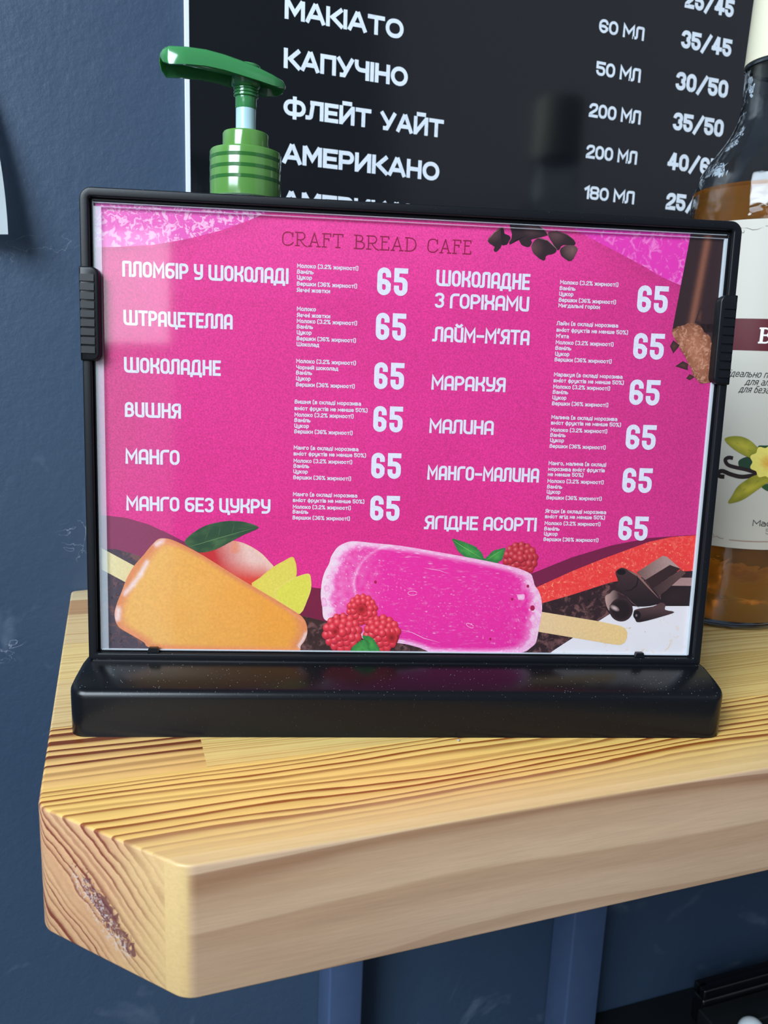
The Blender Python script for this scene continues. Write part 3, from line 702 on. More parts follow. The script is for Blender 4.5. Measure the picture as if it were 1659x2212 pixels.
# base: crowned block with rounded corners
def TBs(u, n, z):     # base is upright: plan axes along the stand, z up
    c, s = math.cos(PSI), math.sin(PSI)
    return Vector((c*u - s*n, -s*u - c*n, z))
bw, bd, bh, bc = .0030, .0288, .0222, .0272
bm = bmesh.new(); A = []
sec = [(bd, 0), (bd, bh), (bd*.55, bh+(bc-bh)*.62), (.004, bc), (-.004, bc), (-bd*.55, bh+(bc-bh)*.62), (-bd, bh), (-bd, 0)]
for u in (-bw, SW+bw): A.append([bm.verts.new(TBs(u, n, z)) for n, z in sec])
k = len(sec)
for i in range(k): bm.faces.new((A[0][i], A[1][i], A[1][(i+1) % k], A[0][(i+1) % k]))
bm.faces.new(A[0][::-1]); bm.faces.new(A[1]); bmesh.ops.recalc_face_normals(bm, faces=bm.faces[:])
ve = [e for e in bm.edges if abs(e.verts[0].co.x-e.verts[1].co.x) < 1e-6 and abs(e.verts[0].co.z-e.verts[1].co.z) > .01]
bmesh.ops.bevel(bm, geom=ve, offset=.0085, segments=8, affect='EDGES', profile=.5)
# pull the ends in towards the back to get the boat shape of the plan
te = []
for e in bm.edges:
    if len(e.link_faces) == 2 and all(v.co.z > bh-.003 for v in e.verts):
        n0, n1 = e.link_faces[0].normal, e.link_faces[1].normal
        bm.normal_update()
        if (abs(n0.z) < .3) != (abs(n1.z) < .3): te.append(e)
bmesh.ops.bevel(bm, geom=te, offset=.0034, segments=5, affect='EDGES', profile=.5)
on_stand(from_bm('base', bm, M_BASE, smooth=50))
bm = bmesh.new(); box_bm(bm, (.002, -.0045, .0225), (SW-.002, .0045, .0279), T=lambda v: TBs(v.x, v.y, v.z), bev=.0006)
on_stand(from_bm('slot_rail', bm, M_BLACK, smooth=40))

# ------------------------------------------------------------------ the printed sheet
NP = -.0012          # depth of the paper behind the frame front plane
PX0, PX1, PZ0, PZ1 = .0050, .3030, .0038, .2146
def TPX(x, y, lift):      # point of the photograph dropped on the paper plane
    u, v = hs(x, y, NP)
    u = min(max(u, PX0), PX1); v = min(max(v, PZ0), PZ1)
    return sp(u, v, NP+lift)
def TUV(u, v, lift): return sp(u, v, NP+lift)
sheet_bm = bmesh.new(); prism_bm(sheet_bm, [(PX0, PZ0), (PX1, PZ0), (PX1, PZ1), (PX0, PZ1)], NP-.0004, NP-.00002, TS)
sheet = from_bm('menu_sheet', sheet_bm, mat_plain('white_card', rgb(235, 238, 240), .6)); on_stand(sheet)
def on_sheet(o): o.parent = sheet; return o
M_INK = mat_print()
def nz(x, y, s=.01, z=0): return mnoise.noise((x*s, y*s, z))
Lc = [(200, 534), (253, 533.5), (331, 529), (406, 516), (480, 497), (540, 475), (585, 455)]
Rc = [(1218, 482), (1269, 511), (1336, 546), (1392, 576), (1430, 599), (1469, 616)]
def curve_y(pl, x):
    for a, b in zip(pl[:-1], pl[1:]):
        if a[0] <= x <= b[0]: return a[1]+(b[1]-a[1])*(x-a[0])/(b[0]-a[0])
    return None
def bgcol(x, y):
    top = pr(238, 68, 164); mid = pr(226, 52, 150); low = pr(224, 46, 146); rt = pr(208, 52, 140); lf = pr(205, 74, 138)
    c = lerp(top, mid, (y-480)/180)
    c = lerp(c, low, (y-900)/250)
    c = lerp(c, rt, (x-1180)/330)
    c = lerp(c, lf, (420-x)/260*(1 if y < 1000 else max(0, 1-(y-1000)/150)))
    k = 1+.05*nz(x, y, .006, 3)
    cy = curve_y(Lc, x)
    if cy is not None and y > cy: k *= 1-.20*math.exp(-(y-cy)/16)
    cy = curve_y(Rc, x)
    if cy is not None and y > cy: k *= 1-.17*math.exp(-(y-cy)/16)
    return (min(1, c[0]*k), c[1]*k, c[2]*k, 1)
PB = Print(TUV); nx, ny = 110, 84; V = []; Cc = []
# inverse: sheet (u,v) to photo x,y only to evaluate the printed gradient
def to_px(u, v):
    d = sp(u, v, NP)-CC; z = d.dot(CF); return 829.5+F_PX*d.dot(CRT)/z, 1106-F_PX*d.dot(CU)/z
for j in range(ny+1):
    for i in range(nx+1):
        u = PX0+(PX1-PX0)*i/nx; v = PZ0+(PZ1-PZ0)*j/ny; V.append((u, v)); Cc.append(bgcol(*to_px(u, v)))
PB.add(V, [(j*(nx+1)+i, j*(nx+1)+i+1, (j+1)*(nx+1)+i+1, (j+1)*(nx+1)+i) for j in range(ny) for i in range(nx)], Cc, 0)
on_sheet(PB.build('pink_background_print', mat_print('pink_ink', .30, 1300)))
LZ = .00003
def PP(): return Print(TPX)
# frosted corners
P = PP(); c = pr(226, 92, 190)
strip(P, [(196, 428), (400, 443), (590, 453)], [(196, 534), (253, 533.5), (331, 529), (406, 516), (480, 497), (540, 475), (590, 453.5)], lambda x, y, t: lerp(pr(228, 110, 196), pr(226, 84, 186), (x-200)/300), LZ, 60, 2)
on_sheet(P.build('frost_print', mat_print_noise('frost_ink', 330, .50, .56, pr(240, 186, 226), detail=3, dist=1.2)))
P = PP()
strip(P, [(1212, 478), (1500, 496)], [(1212, 479), (1269, 511), (1336, 546), (1392, 576), (1430, 599), (1500, 629)], pr(226, 58, 184), LZ, 50, 2)
on_sheet(P.build('frost_print', mat_print_noise('frost_ink_soft', 260, .52, .66, pr(238, 130, 212), detail=4, dist=1.2)))
# swoosh bands
P = PP()
strip(P, [(205, 1113), (224, 1113), (270, 1118), (319, 1132), (361, 1151), (400, 1171), (520, 1225), (672, 1269), (704, 1272), (900, 1300)],
         [(205, 1186), (249, 1186), (280, 1194), (310, 1203), (400, 1235), (520, 1290), (645, 1329), (704, 1344), (900, 1352)],
      lambda x, y, t: lerp(pr(134, 48, 92), pr(118, 20, 62), (x-300)/300), LZ*2, 60, 2)
on_sheet(P.build('swoosh_band_print', M_INK)); P = PP()
strip(P, [(1100, 1256), (1155.6, 1236), (1235, 1204), (1319, 1178.6), (1403, 1162), (1520, 1154)],
         [(1100, 1296), (1157, 1269.6), (1235, 1234), (1302, 1207), (1370, 1182), (1403, 1170), (1450, 1160), (1520, 1155)], pr(116, 24, 70), LZ*2, 50, 2)
on_sheet(P.build('swoosh_band_print', M_INK))
P = PP()
strip(P, [(1100, 1296), (1157, 1269.6), (1235, 1234), (1302, 1207), (1370, 1182), (1403, 1170), (1450, 1160), (1520, 1155)],
         [(1100, 1322), (1171, 1303), (1235, 1285), (1319, 1258), (1420, 1240), (1520, 1236)], pr(232, 62, 62), LZ*2, 50, 2)
on_sheet(P.build('red_sorbet_print', mat_print_noise('red_sorbet_ink', 300, .50, .62, pr(240, 92, 84), pr(246, 160, 120), dist=1.5, lo3=.60, hi3=.70)))
P = PP()
M_CAKE = mat_print_noise('brownie_ink', 240, .50, .64, pr(112, 78, 78), pr(22, 12, 16), dist=.8)
fan(P, [(200, 1186), (249, 1186), (280, 1194), (330, 1210), (360, 1300), (370, 1402), (200, 1402)], pr(66, 56, 72), LZ*2)
on_sheet(P.build('crumb_cake_print', M_CAKE)); P = PP()
poly(P, [(600, 1318), (645, 1328), (704, 1343), (760, 1350), (1125, 1360), (1125, 1424), (600, 1412)], pr(54, 32, 30), LZ*3)
on_sheet(P.build('crumb_cake_print', M_CAKE)); P = PP()
poly(P, [(1110, 1321), (1171, 1303), (1235, 1285), (1319, 1258), (1420, 1240), (1440, 1290), (1380, 1330), (1292, 1342), (1204, 1402), (1195, 1420), (1110, 1416)], pr(46, 26, 32), LZ*3)
on_sheet(P.build('crumb_cake_print', M_CAKE)); P = PP()
poly(P, [(1405, 1238), (1520, 1233), (1520, 1258), (1440, 1262)], pr(46, 26, 32), LZ*3)
on_sheet(P.build('crumb_cake_print', M_CAKE))
P = PP()
poly(P, [(1197, 1404), (1292, 1342), (1340, 1312), (1400, 1306), (1520, 1307), (1520, 1425), (1185, 1418)], pr(226, 232, 238), LZ*4)
on_sheet(P.build('white_ice_cream_print', mat_print_noise('vanilla_ink', 130, .60, .68, pr(224, 212, 190), pr(206, 170, 118), dist=1.2, lo3=.69, hi3=.74)))
# dark chocolate bar and bitten mousse at upper right
P = PP()
def barcol(x, y, t):
    # a light streak runs down the glossy printed bar
    xs = 1531 + (y-503)*(-30/161.)
    k = math.exp(-((x-xs)/7.5)**2)
    return lerp(pr(50, 32, 36), pr(142, 92, 72), k*.9)
V = []; Cc = []; nxx = 26; nyy = 30
for j in range(nyy+1):
    t = j/nyy
    xl = 1494+(1452-1494)*t; yl = 494+(713-494)*t; xr = 1578+(1556-1578)*t; yr = 500+(720-500)*t
    for i in range(nxx+1):
        q = i/nxx; x = xl+(xr-xl)*q; y = yl+(yr-yl)*q; V.append((x, y)); Cc.append(barcol(x, y, 0))
P.add(V, [(j*(nxx+1)+i, j*(nxx+1)+i+1, (j+1)*(nxx+1)+i+1, (j+1)*(nxx+1)+i) for j in range(nyy) for i in range(nxx)], Cc, LZ*4)
poly(P, [(1512, 700), (1556, 700), (1552, 800), (1538, 790), (1532, 728), (1520, 716)], pr(58, 38, 42), LZ*4)
for q in ([(1454, 735), (1468, 746), (1454, 763), (1447, 748)], [(1459, 791), (1474.6, 780), (1486, 786), (1485, 799.5)], [(1482, 817), (1489.5, 808), (1500, 814), (1489.5, 821)], [(1500, 697), (1512, 664), (1519, 672), (1514, 700)]):
    fan(P, q, lambda x, y, s: lerp(pr(92, 58, 50), pr(48, 30, 32), s), LZ*6, rings=2)
on_sheet(P.build('chocolate_bar_print', M_INK))
P = PP()
fan(P, [(1452, 716), (1463, 706), (1478, 703), (1489, 698), (1512, 703), (1521, 718), (1534, 728), (1537, 776), (1541, 800), (1536, 822), (1517, 829), (1501, 816), (1489, 789), (1474, 761), (1458, 735)],
    lambda x, y, s: lerp(pr(176, 118, 88), pr(128, 78, 54), s*s), LZ*5, rings=5, sub=3, edge_noise=3)
on_sheet(P.build('chocolate_mousse_print', mat_print_noise('mousse_ink', 420, .48, .66, pr(206, 156, 128), pr(116, 70, 48), dist=1.2)))
# chocolate curls
P = PP()
def Z8(pts): return [(1000+.3737*a, 440+.3737*b) for a, b in pts]
def Z6(pts): return [(1150+.2411*a, 1130+.2411*b) for a, b in pts]
def choc(pts, hx, hy_, lift, lo=(46, 28, 34), hi=(98, 68, 72), r=26):
    Q = PP(); fan(Q, pts, lambda x, y, s: lerp(pr(*hi), pr(*lo), math.hypot(x-hx, y-hy_)/r), lift, rings=5, sub=3, edge_noise=1.6)
    on_sheet(Q.build('chocolate_curl_print', M_INK))
choc(Z8([(143,215),(180,165),(225,140),(238,165),(222,190),(225,240),(195,278),(178,272),(182,250)]), 1062, 500, LZ*3)
choc(Z8([(222,150),(242,175),(272,190),(262,228),(228,243),(220,200)]), 1100, 520, LZ*3.5, lo=(26, 14, 20), hi=(40, 24, 30))
choc(Z8([(275,100),(390,108),(440,130),(490,182),(400,205),(398,225),(378,250),(335,235),(315,205),(268,237),(282,180)]), 1150, 488, LZ*4)
choc(Z8([(490,172),(530,158),(600,180),(645,215),(640,240),(580,240),(548,268),(515,225)]), 1200, 505, LZ*4.5)
choc(Z8([(560,270),(600,240),(650,245),(660,270),(625,332),(580,312)]), 1236, 540, LZ*5, hi=(120, 90, 90))
choc(Z8([(395,245),(430,200),(490,215),(542,265),(520,290),(482,298),(465,328),(410,290)]), 1150, 535, LZ*5.5)
line(P, Z8([(430,198),(490,212),(520,240),(545,266)]), 2.0, pr(150, 120, 120), LZ*6, True)
line(P, Z8([(392,108),(440,128),(470,150),(495,182)]), 2.0, pr(160, 130, 132), LZ*6, True)
line(P, Z8([(500,168),(540,158),(600,178),(645,212)]), 1.6, pr(110, 84, 86), LZ*6, True)
line(P, Z8([(145,212),(180,166),(224,141)]), 1.8, pr(150, 118, 112), LZ*6, True)
on_sheet(P.build('chocolate_curl_highlight_print', M_INK)); P = PP()
# bars at lower right
fan(P, Z6([(1150,640),(1250,555),(1440,560),(1440,742),(1150,742)]), lambda x, y, s: lerp(pr(46, 28, 32), pr(34, 20, 24), s), LZ*6, rings=2)
poly(P, Z6([(1240,560),(1330,488),(1440,488),(1440,562)]), pr(168, 138, 136), LZ*6.5)
poly(P, Z6([(930,442),(1165,292),(1205,300),(1245,335),(1325,407),(1230,374),(1012,508)]), lambda x, y, s: lerp(pr(112, 84, 80), pr(176, 150, 146), (x-1374)/70), LZ*7)
poly(P, Z6([(1012,508),(1230,374),(1325,408),(1075,585)]), pr(52, 32, 34), LZ*7.5)
poly(P, Z6([(1075,585),(1328,415),(1375,445),(1190,610),(1130,650)]), lambda x, y, s: lerp(pr(62, 44, 46), pr(96, 70, 70), (x-1409)/60), LZ*7.2)
on_sheet(P.build('chocolate_block_print', M_INK)); P = PP()
fan(P, Z6([(745,455),(752,425),(800,398),(850,415),(940,462),(1040,560),(1140,670),(1145,712),(1050,742),(905,742),(850,680),(800,612),(750,570),(765,520)]), lambda x, y, s: lerp(pr(62, 42, 46), pr(32, 20, 24), (y-1240)/60), LZ*8, rings=4, sub=3)
line(P, Z6([(850,420),(900,447),(945,470),(1040,575),(1130,672)]), 4.5, pr(140, 108, 102), LZ*9, True)
line(P, Z6([(800,610),(880,600),(930,560),(945,505),(935,462)]), 3, pr(24, 12, 16), LZ*9, True)
line(P, Z6([(840,655),(890,710),(960,760)]), 2, pr(96, 70, 70), LZ*9, True)
fan(P, [(1150+.2411*(795+40*math.cos(a)), 1130+.2411*(437+26*math.sin(a))) for a in np.linspace(0, 6.283, 20, endpoint=False)], pr(16, 8, 12), LZ*9.2)
on_sheet(P.build('chocolate_roll_print', M_INK)); P = PP()
fan(P, Z6([(640,745),(660,745),(700,800),(720,840),(680,800)]), pr(46, 28, 32), LZ*8)
fan(P, Z6([(650,660),(690,630),(730,600),(800,640),(860,680),(760,740),(700,790),(665,745)]), lambda x, y, s: lerp(pr(186, 158, 152), pr(50, 30, 34), (x-1308)/28), LZ*8.5, rings=6, sub=3)
fan(P, [(1150+.2411*(793+105*math.cos(a)), 1130+.2411*(775+105*math.sin(a))) for a in np.linspace(0, 6.283, 36, endpoint=False)], lambda x, y, s: lerp(pr(30, 16, 20), pr(58, 40, 44), max(0, s-.75)*4), LZ*9, rings=6)
fan(P, [(1150+.2411*(735+46*math.cos(a)), 1130+.2411*(760+32*math.sin(a+.6))) for a in np.linspace(0, 6.283, 20, endpoint=False)], lambda x, y, s: lerp(pr(214, 196, 196), pr(60, 36, 40), s), LZ*9.5, rings=3)
on_sheet(P.build('chocolate_roll_print', M_INK)); P = PP()
fan(P, Z6([(905,795),(940,768),(1080,745),(1150,712),(1190,730),(1188,775),(1270,795),(1180,830),(965,886),(920,865)]), lambda x, y, s: lerp(pr(84, 62, 64), pr(38, 22, 26), (y-1312)/26), LZ*9, rings=5, sub=3)
fan(P, [(1150+.2411*(935+34*math.cos(a)), 1130+.2411*(822+40*math.sin(a))) for a in np.linspace(0, 6.283, 20, endpoint=False)], pr(18, 10, 14), LZ*9.6)
fan(P, [(1150+.2411*(930+10*math.cos(a)), 1130+.2411*(826+12*math.sin(a))) for a in np.linspace(0, 6.283, 12, endpoint=False)], pr(120, 104, 110), LZ*9.8)
on_sheet(P.build('chocolate_roll_print', M_INK))
# mango fruit, slices and leaf
P = PP()
def mango(x, y, s):
    c = lerp(pr(196, 44, 50), pr(230, 200, 190), ((x-470)+(1215-y)*.4)/75)
    c = lerp(c, pr(214, 70, 58), max(0, (y-1212)/38)*(1 if x < 575 else .5))
    c = lerp(c, pr(226, 130, 80), max(0, 1-abs(x-508)/16)*(1 if y < 1195 else 0)*.7)
    return lerp(c, pr(232, 206, 170), max(0, (s-.85)*5)*(1 if x > 530 else 0))
fan(P, [(430,1200),(452,1184),(475,1176),(501,1168),(531,1175),(562,1193),(580,1211),(594,1230),(590,1262),(560,1280),(520,1262),(470,1232)], mango, LZ*3, rings=10, sub=4)
on_sheet(P.build('mango_fruit_print', M_INK)); P = PP()
fan(P, [(399,1171),(408,1158),(423,1147),(438,1138),(456,1131.6),(478,1127),(501,1125),(531,1128),(558.7,1138.6),(543,1148),(525,1155.8),(495,1172),(465,1187),(435,1193.4),(411,1183)], lambda x, y, s: lerp(pr(40, 78, 50), pr(84, 124, 78), max(0, nz(x, y, .05, 2))*1.3), LZ*5, rings=6, sub=3)
line(P, [(404,1182),(430,1175),(470,1163),(515,1150),(556,1139)], 1.4, pr(104, 142, 96), LZ*6, True)
for a, b in (((440,1172),(452,1144)), ((470,1163),(476,1136)), ((500,1154),(506,1130)), ((460,1168),(490,1166)), ((490,1158),(520,1152))):
    line(P, [a, ((a[0]+b[0])/2+1, (a[1]+b[1])/2), b], 1.1, pr(74, 116, 72), LZ*6, True)
on_sheet(P.build('mango_leaf_print', M_INK)); P = PP()
yel = lambda x, y, s: lerp(pr(226, 218, 96), pr(234, 214, 88), s)
fan(P, [(544,1266),(561,1248),(591,1224),(612,1212),(631,1202.5),(638,1212),(641,1228),(640,1246),(630,1280),(600,1300)], lambda x, y, s: lerp(pr(222, 216, 92), pr(232, 190, 92), max(0, (s-.9)*8)), LZ*5, rings=10, sub=3)
on_sheet(P.build('mango_slice_print', M_INK)); P = PP()
fan(P, [(594,1275),(622,1253.7),(645,1244),(667,1239),(672,1252),(672,1272),(664,1296),(648,1326),(620,1312),(596,1295)], lambda x, y, s: lerp(pr(218, 222, 84), pr(230, 218, 120), max(0, (s-.88)*7)), LZ*6, rings=10, sub=3)
on_sheet(P.build('mango_slice_print', M_INK))
# mint leaves and the raspberry behind the pink lolly
P = PP()
def serr(pts, k=2.0):
    out = []
    for i, p in enumerate(pts):
        q = pts[(i+1) % len(pts)]; out.append(p)
        dx, dy = q[0]-p[0], q[1]-p[1]; L = math.hypot(dx, dy)
        nn = max(1, int(L/5))
        for j in range(nn):
            t = (j+.5)/nn; out.append((p[0]+dx*t-dy/L*k*(-1), p[1]+dy*t+dx/L*k*(-1)))
            if j < nn-1: t = (j+1)/nn; out.append((p[0]+dx*t, p[1]+dy*t))
    return out
gl = lambda x, y, s: lerp(pr(74, 168, 76), pr(30, 112, 58), s*.8+.4*nz(x, y, .15, 5))
fan(P, serr([(977,1164),(1001,1171),(1026,1181),(1040,1195),(1046,1210),(1011,1208),(990,1190)]), gl, LZ*4, rings=3)
line(P, [(980,1168),(1005,1184),(1040,1206)], 1.4, pr(120, 196, 104), LZ*5, True)
on_sheet(P.build('mint_leaf_print', M_INK)); P = PP()
fan(P, serr([(1046,1210),(1066,1190),(1091,1184),(1084,1208),(1072,1216)]), gl, LZ*4, rings=3)
line(P, [(1050,1210),(1068,1198),(1088,1186)], 1.2, pr(120, 196, 104), LZ*5, True)
def berry(cx, cy, r, lift, hollow=None, dark=1.0):
    fan(P, [(cx+r*math.cos(a)*1.0, cy+r*math.sin(a)) for a in np.linspace(0, 6.283, 28, endpoint=False)], pr(150*dark, 22*dark, 40*dark), lift)
    rnd = random.Random(int(cx)); k = 0
    for ring, cnt in ((.85, 14), (.58, 10), (.30, 5), (.02, 1)):
        for i in range(cnt):
            a = 6.283*i/cnt+ring*3
            x = cx+r*ring*math.cos(a); y = cy+r*ring*math.sin(a)
            if hollow and math.hypot(x-hollow[0], y-hollow[1]) < hollow[2]: continue
            rr = r*(.205+.035*rnd.random()); k += 1
            lx, ly = x-rr*.25, y-rr*.35
            fan(P, [(x+rr*math.cos(b)*1.12*max(abs(math.cos(a)), .8), y+rr*math.sin(b)*1.12) for b in np.linspace(0, 6.283, 12, endpoint=False)],
                lambda X, Y, s, lx=lx, ly=ly, rr=rr: lerp(pr(248*dark, 150*dark, 160*dark), lerp(pr(232*dark, 60*dark, 78*dark), pr(158*dark, 20*dark, 42*dark), (math.hypot(X-lx, Y-ly)/rr-.5)*1.0), math.hypot(X-lx, Y-ly)/rr*2.2), lift+.000001*k+.000004, rings=4)
    if hollow:
        hx, hy2, hr = hollow
        fan(P, [(hx+hr*math.cos(a), hy2+hr*1.0*math.sin(a)) for a in np.linspace(0, 6.283, 20, endpoint=False)], lambda X, Y, s: lerp(pr(120, 14, 24), pr(206, 44, 56), s), lift+.00007, rings=3)
on_sheet(P.build('mint_leaf_print', M_INK)); P = PP()
berry(1124, 1208, 36, LZ*3.2, dark=.88)
on_sheet(P.build('raspberry_print', M_INK))
# lollies
P = PP()
OUT = [(290,1222),(300,1210),(311,1198),(322,1184),(333,1172),(341,1165),(351,1162.5),(369,1165),(399,1178),(441,1201),(501,1238.6),(546,1266),(592,1293),(643,1324.5),(656,1336),(662,1348),(664,1365),(659,1382),(650,1394),(640,1408),(560,1406),(440,1404),(330,1399),(312,1388),(299.5,1380),(263,1359),(254,1350),(249,1338),(248,1322),(254,1300),(263,1278),(272,1254),(280,1238)]
def org(x, y, s):
    c = lerp(pr(232, 184, 98), pr(234, 166, 66), (x-330)/260+.25*nz(x, y, .012, 4))
    c = lerp(c, pr(222, 144, 92), (s-.86)/.10)
    # pale melted highlights printed along the left and top shoulders
    def band(ax, ay, bx, by, w_):
        dx, dy = bx-ax, by-ay; L2 = dx*dx+dy*dy; t = max(0, min(1, ((x-ax)*dx+(y-ay)*dy)/L2)); return math.exp(-((math.hypot(x-ax-dx*t, y-ay-dy*t))/w_)**2)
    for q in ((338,1176,352,1168,5), (318,1214,304,1240,4.5), (304,1240,288,1262,4.5), (288,1262,270,1282,4.5), (256,1316,254,1336,6), (662,1368,646,1396,3.5)):
        c = lerp(c, pr(238, 224, 224), band(*q)*.95)
    for q in ((352,1168,380,1178,3), (262,1352,300,1376,3), (620,1316,652,1340,2.5)): c = lerp(c, pr(236, 160, 120), band(*q)*.6)
    return c
poly(P, [(205, 1176), (218, 1183), (292, 1223), (272, 1258), (216, 1228), (205, 1222)], lambda x, y, s: lerp(pr(226, 226, 178), pr(222, 214, 160), (x-210)/70), LZ*5)
on_sheet(P.build('lolly_stick_print', M_INK)); P = PP()
fan(P, OUT, org, LZ*8, center=(450, 1310), rings=50, sub=4)
ML_ = P; P = PP()
poly(P, [(1164, 1320), (1171.7, 1321.7), (1294.7, 1342), (1340.5, 1351.8), (1350, 1357), (1355, 1366), (1354, 1377), (1350, 1387), (1340.5, 1393), (1326, 1392), (1294.7, 1386.8), (1160, 1364)], lambda x, y, s: lerp(pr(228, 204, 158), pr(232, 206, 140), (x-1200)/140), LZ*7)
on_sheet(P.build('lolly_stick_print', M_INK))
on_sheet(ML_.build('mango_ice_lolly_print', mat_print('orange_ink', .10, 700)))
P = PP()
OUT = [(693,1289),(694,1268),(697,1249),(703,1232),(711,1217),(715,1203),(722,1191),(729,1182),(740,1175),(754,1170),(769,1169),(805,1172.7),(867,1179),(939,1191),(1012,1204),(1077,1217),(1120,1228),(1145,1239),(1151,1250),(1155,1264),(1162,1274),(1167,1286),(1170,1300),(1170.5,1318),(1167,1340),(1163,1362),(1160,1378),(1156,1390),(1146,1399),(1134,1407),(1110,1411),(1084,1413),(1010,1413),(939,1410),(903,1398),(863,1389),(795,1383),(722,1347),(700,1336),(696,1310)]
def pnk(x, y, s):
    n1 = nz(x, y, .09, 1); n2 = nz(x, y, .22, 7); n3 = nz(x*.35, y, .16, 12); n4 = nz(x, y, .45, 17)
    c = pr(230, 44, 166)
    fr = max(0, min(1, (830-x)/130))*(.55+.6*n1) + max(0, n2*1.5+n4-.62)*.9 + max(0, n3+n4*.6-.38)*1.1
    fr += max(0, min(1, (s-.87)/.08))*1.0 + max(0, min(1, (x-1090)/80))*max(0, n1+.1)*.8
    d = abs(math.hypot((x-870), (y-1262)*1.2)-105)     # arc of a printed frost crack
    if x < 850 and y < 1290: fr += .55*math.exp(-(d/3.2)**2)
    c = lerp(c, pr(240, 150, 216), fr)
    c = lerp(c, pr(238, 222, 240), (fr-.75)*1.2+max(0, n4)*fr*.8)
    return c
fan(P, OUT, pnk, LZ*9, center=(925, 1300), rings=110, sub=9)
for (hx, hy2, r_) in ((811, 1257, 3), (1106, 1294, 2.6), (1150, 1313, 5), (1059, 1380, 2.4), (1140, 1266, 3)):
    fan(P, [(hx+r_*math.cos(a), hy2+r_*1.2*math.sin(a)) for a in np.linspace(0, 6.283, 10, endpoint=False)], pr(170, 14, 80), LZ*10)
for c_ in (((712,1246),7,5), ((706,1271),6,6), ((1125,1289),8,6), ((700,1300),6,10), ((1151,1336),7,9)):
    fan(P, [(c_[0][0]+c_[1]*math.cos(a), c_[0][1]+c_[2]*math.sin(a)) for a in np.linspace(0, 6.283, 12, endpoint=False)], lambda x, y, s: lerp(pr(242, 214, 236), pr(238, 170, 222), s), LZ*10, rings=2, edge_noise=4)
line(P, [(891+10*math.cos(a), 1281+4.5*math.sin(a)) for a in np.linspace(.3, 6.0, 16)], 1.2, pr(244, 180, 226), LZ*10)
line(P, [(1015+8*math.cos(a), 1351+4*math.sin(a)+.4*8*math.cos(a)) for a in np.linspace(.3, 6.0, 14)], 1.1, pr(244, 190, 228), LZ*10)
line(P, [(865,1360),(890,1366),(915,1378),(950,1388)], 1.4, pr(244, 186, 228), LZ*10, True)
line(P, [(915,1226),(930,1229),(950,1232),(965,1238)], 1.2, pr(244, 186, 228), LZ*10, True)
on_sheet(P.build('pink_ice_lolly_print', mat_print('magenta_ink', .10, 1300)))
P = PP()
for bq in ((782, 1317, 32, LZ*11, (781, 1316, 11)), (739, 1366, 40, LZ*14.5, (724, 1364, 9)), (825, 1368, 38, LZ*14.5, (846, 1377, 12))):
    berry(bq[0], bq[1], bq[2], bq[3], hollow=bq[4]); on_sheet(P.build('raspberry_print', M_INK)); P = PP()
fan(P, serr([(756,1408),(763,1396),(773,1388),(789,1378),(797,1392),(800,1408)]), gl, LZ*19, rings=3)
fan(P, serr([(783,1373),(797,1374),(806,1380),(816,1396),(822,1409),(800,1408),(795,1390)]), gl, LZ*19.5, rings=3)
on_sheet(P.build('mint_leaf_print', M_INK))

# ------------------------------------------------------------------ lettering on the sheet
INKW = pr(222, 234, 250)
def hrow(P, text, xl, yb, xr, yt, s=.175, gap=.075, font=COND, col=INKW, lift=.0009):
    u0, v0 = hs(xl, yb, NP); u1, _ = hs(xr, yb+(xr-xl)*.035, NP); _, v1 = hs(xl, yt, NP)
    lay(P, font, text, u0, v0, u1, v1-v0, s, gap, lift, col)
TL = LZ*3
P = Print(TUV)
for text, xl, yb, xr, yt in (
    ('ПЛОМБІР У ШОКОЛАДІ', 264.5, 597.4, 623.2, 563), ('ШТРАЦЕТЕЛЛА', 267, 702.3, 502.6, 669), ('ШОКОЛАДНЕ', 268.2, 804.8, 477, 771), ('ВИШНЯ', 270, 900.6, 391, 868),
    ('МАНГО', 271.2, 1001.6, 388, 969), ('МАНГО БЕЗ ЦУКРУ', 273, 1102.6, 584, 1071), ('ШОКОЛАДНЕ', 942, 617.6, 1144, 582.4), ('З ГОРІХАМИ', 939, 664.6, 1142, 632),
    ("ЛАЙМ-М'ЯТА", 937, 737.6, 1143, 705), ('МАРАКУЯ', 931.5, 841.6, 1091.3, 810), ('МАЛИНА', 927, 935.3, 1065.7, 904.3), ('МАНГО-МАЛИНА', 922.5, 1036, 1163.4, 1005), ('ЯГІДНЕ АСОРТІ', 917, 1143, 1158, 1113)):
    P = Print(TUV); hrow(P, text, xl, yb, xr, yt, lift=TL, s=.175, gap=.060); on_sheet(P.build('flavour_heading', M_INK))
P = Print(TUV)
for xl, yb, xr, yt in ((814, 638, 879.7, 577), (811, 735, 875.8, 675), (807.4, 841, 871.9, 782), (805.6, 933.5, 868.9, 876.5), (801.3, 1034, 865.2, 977.5), (798.9, 1125, 862.2, 1070),
    (1374.7, 675.3, 1440.4, 615.7), (1366.2, 776, 1432, 718.5), (1357.8, 875.2, 1422.8, 819), (1350, 971.3, 1414.4, 916.4), (1342.6, 1064.7, 1406, 1010), (1334.2, 1167.8, 1397.2, 1114.5)):
    P = Print(TUV); hrow(P, '65', xl, yb-1, xr, yt, s=.19, gap=.115, lift=TL); on_sheet(P.build('price_figure', M_INK))
P = Print(TUV); TC = pr(140, 8, 62)
for text, xa, xb in (('CRAFT', 608.4, 741), ('BREAD', 764, 899), ('CAFE', 922, 1017.4)):
    ya = 530+(xa-608.4)*.0494
    u0, v0 = hs(xa, ya, NP); u1, _ = hs(xb, ya+(xb-xa)*.05, NP); _, v1 = hs(xa, ya-31, NP)
    lay(P, THIN, text, u0, v0, u1, v1-v0, .075, .10, TL, TC)
on_sheet(P.build('shop_title_lettering', M_INK))
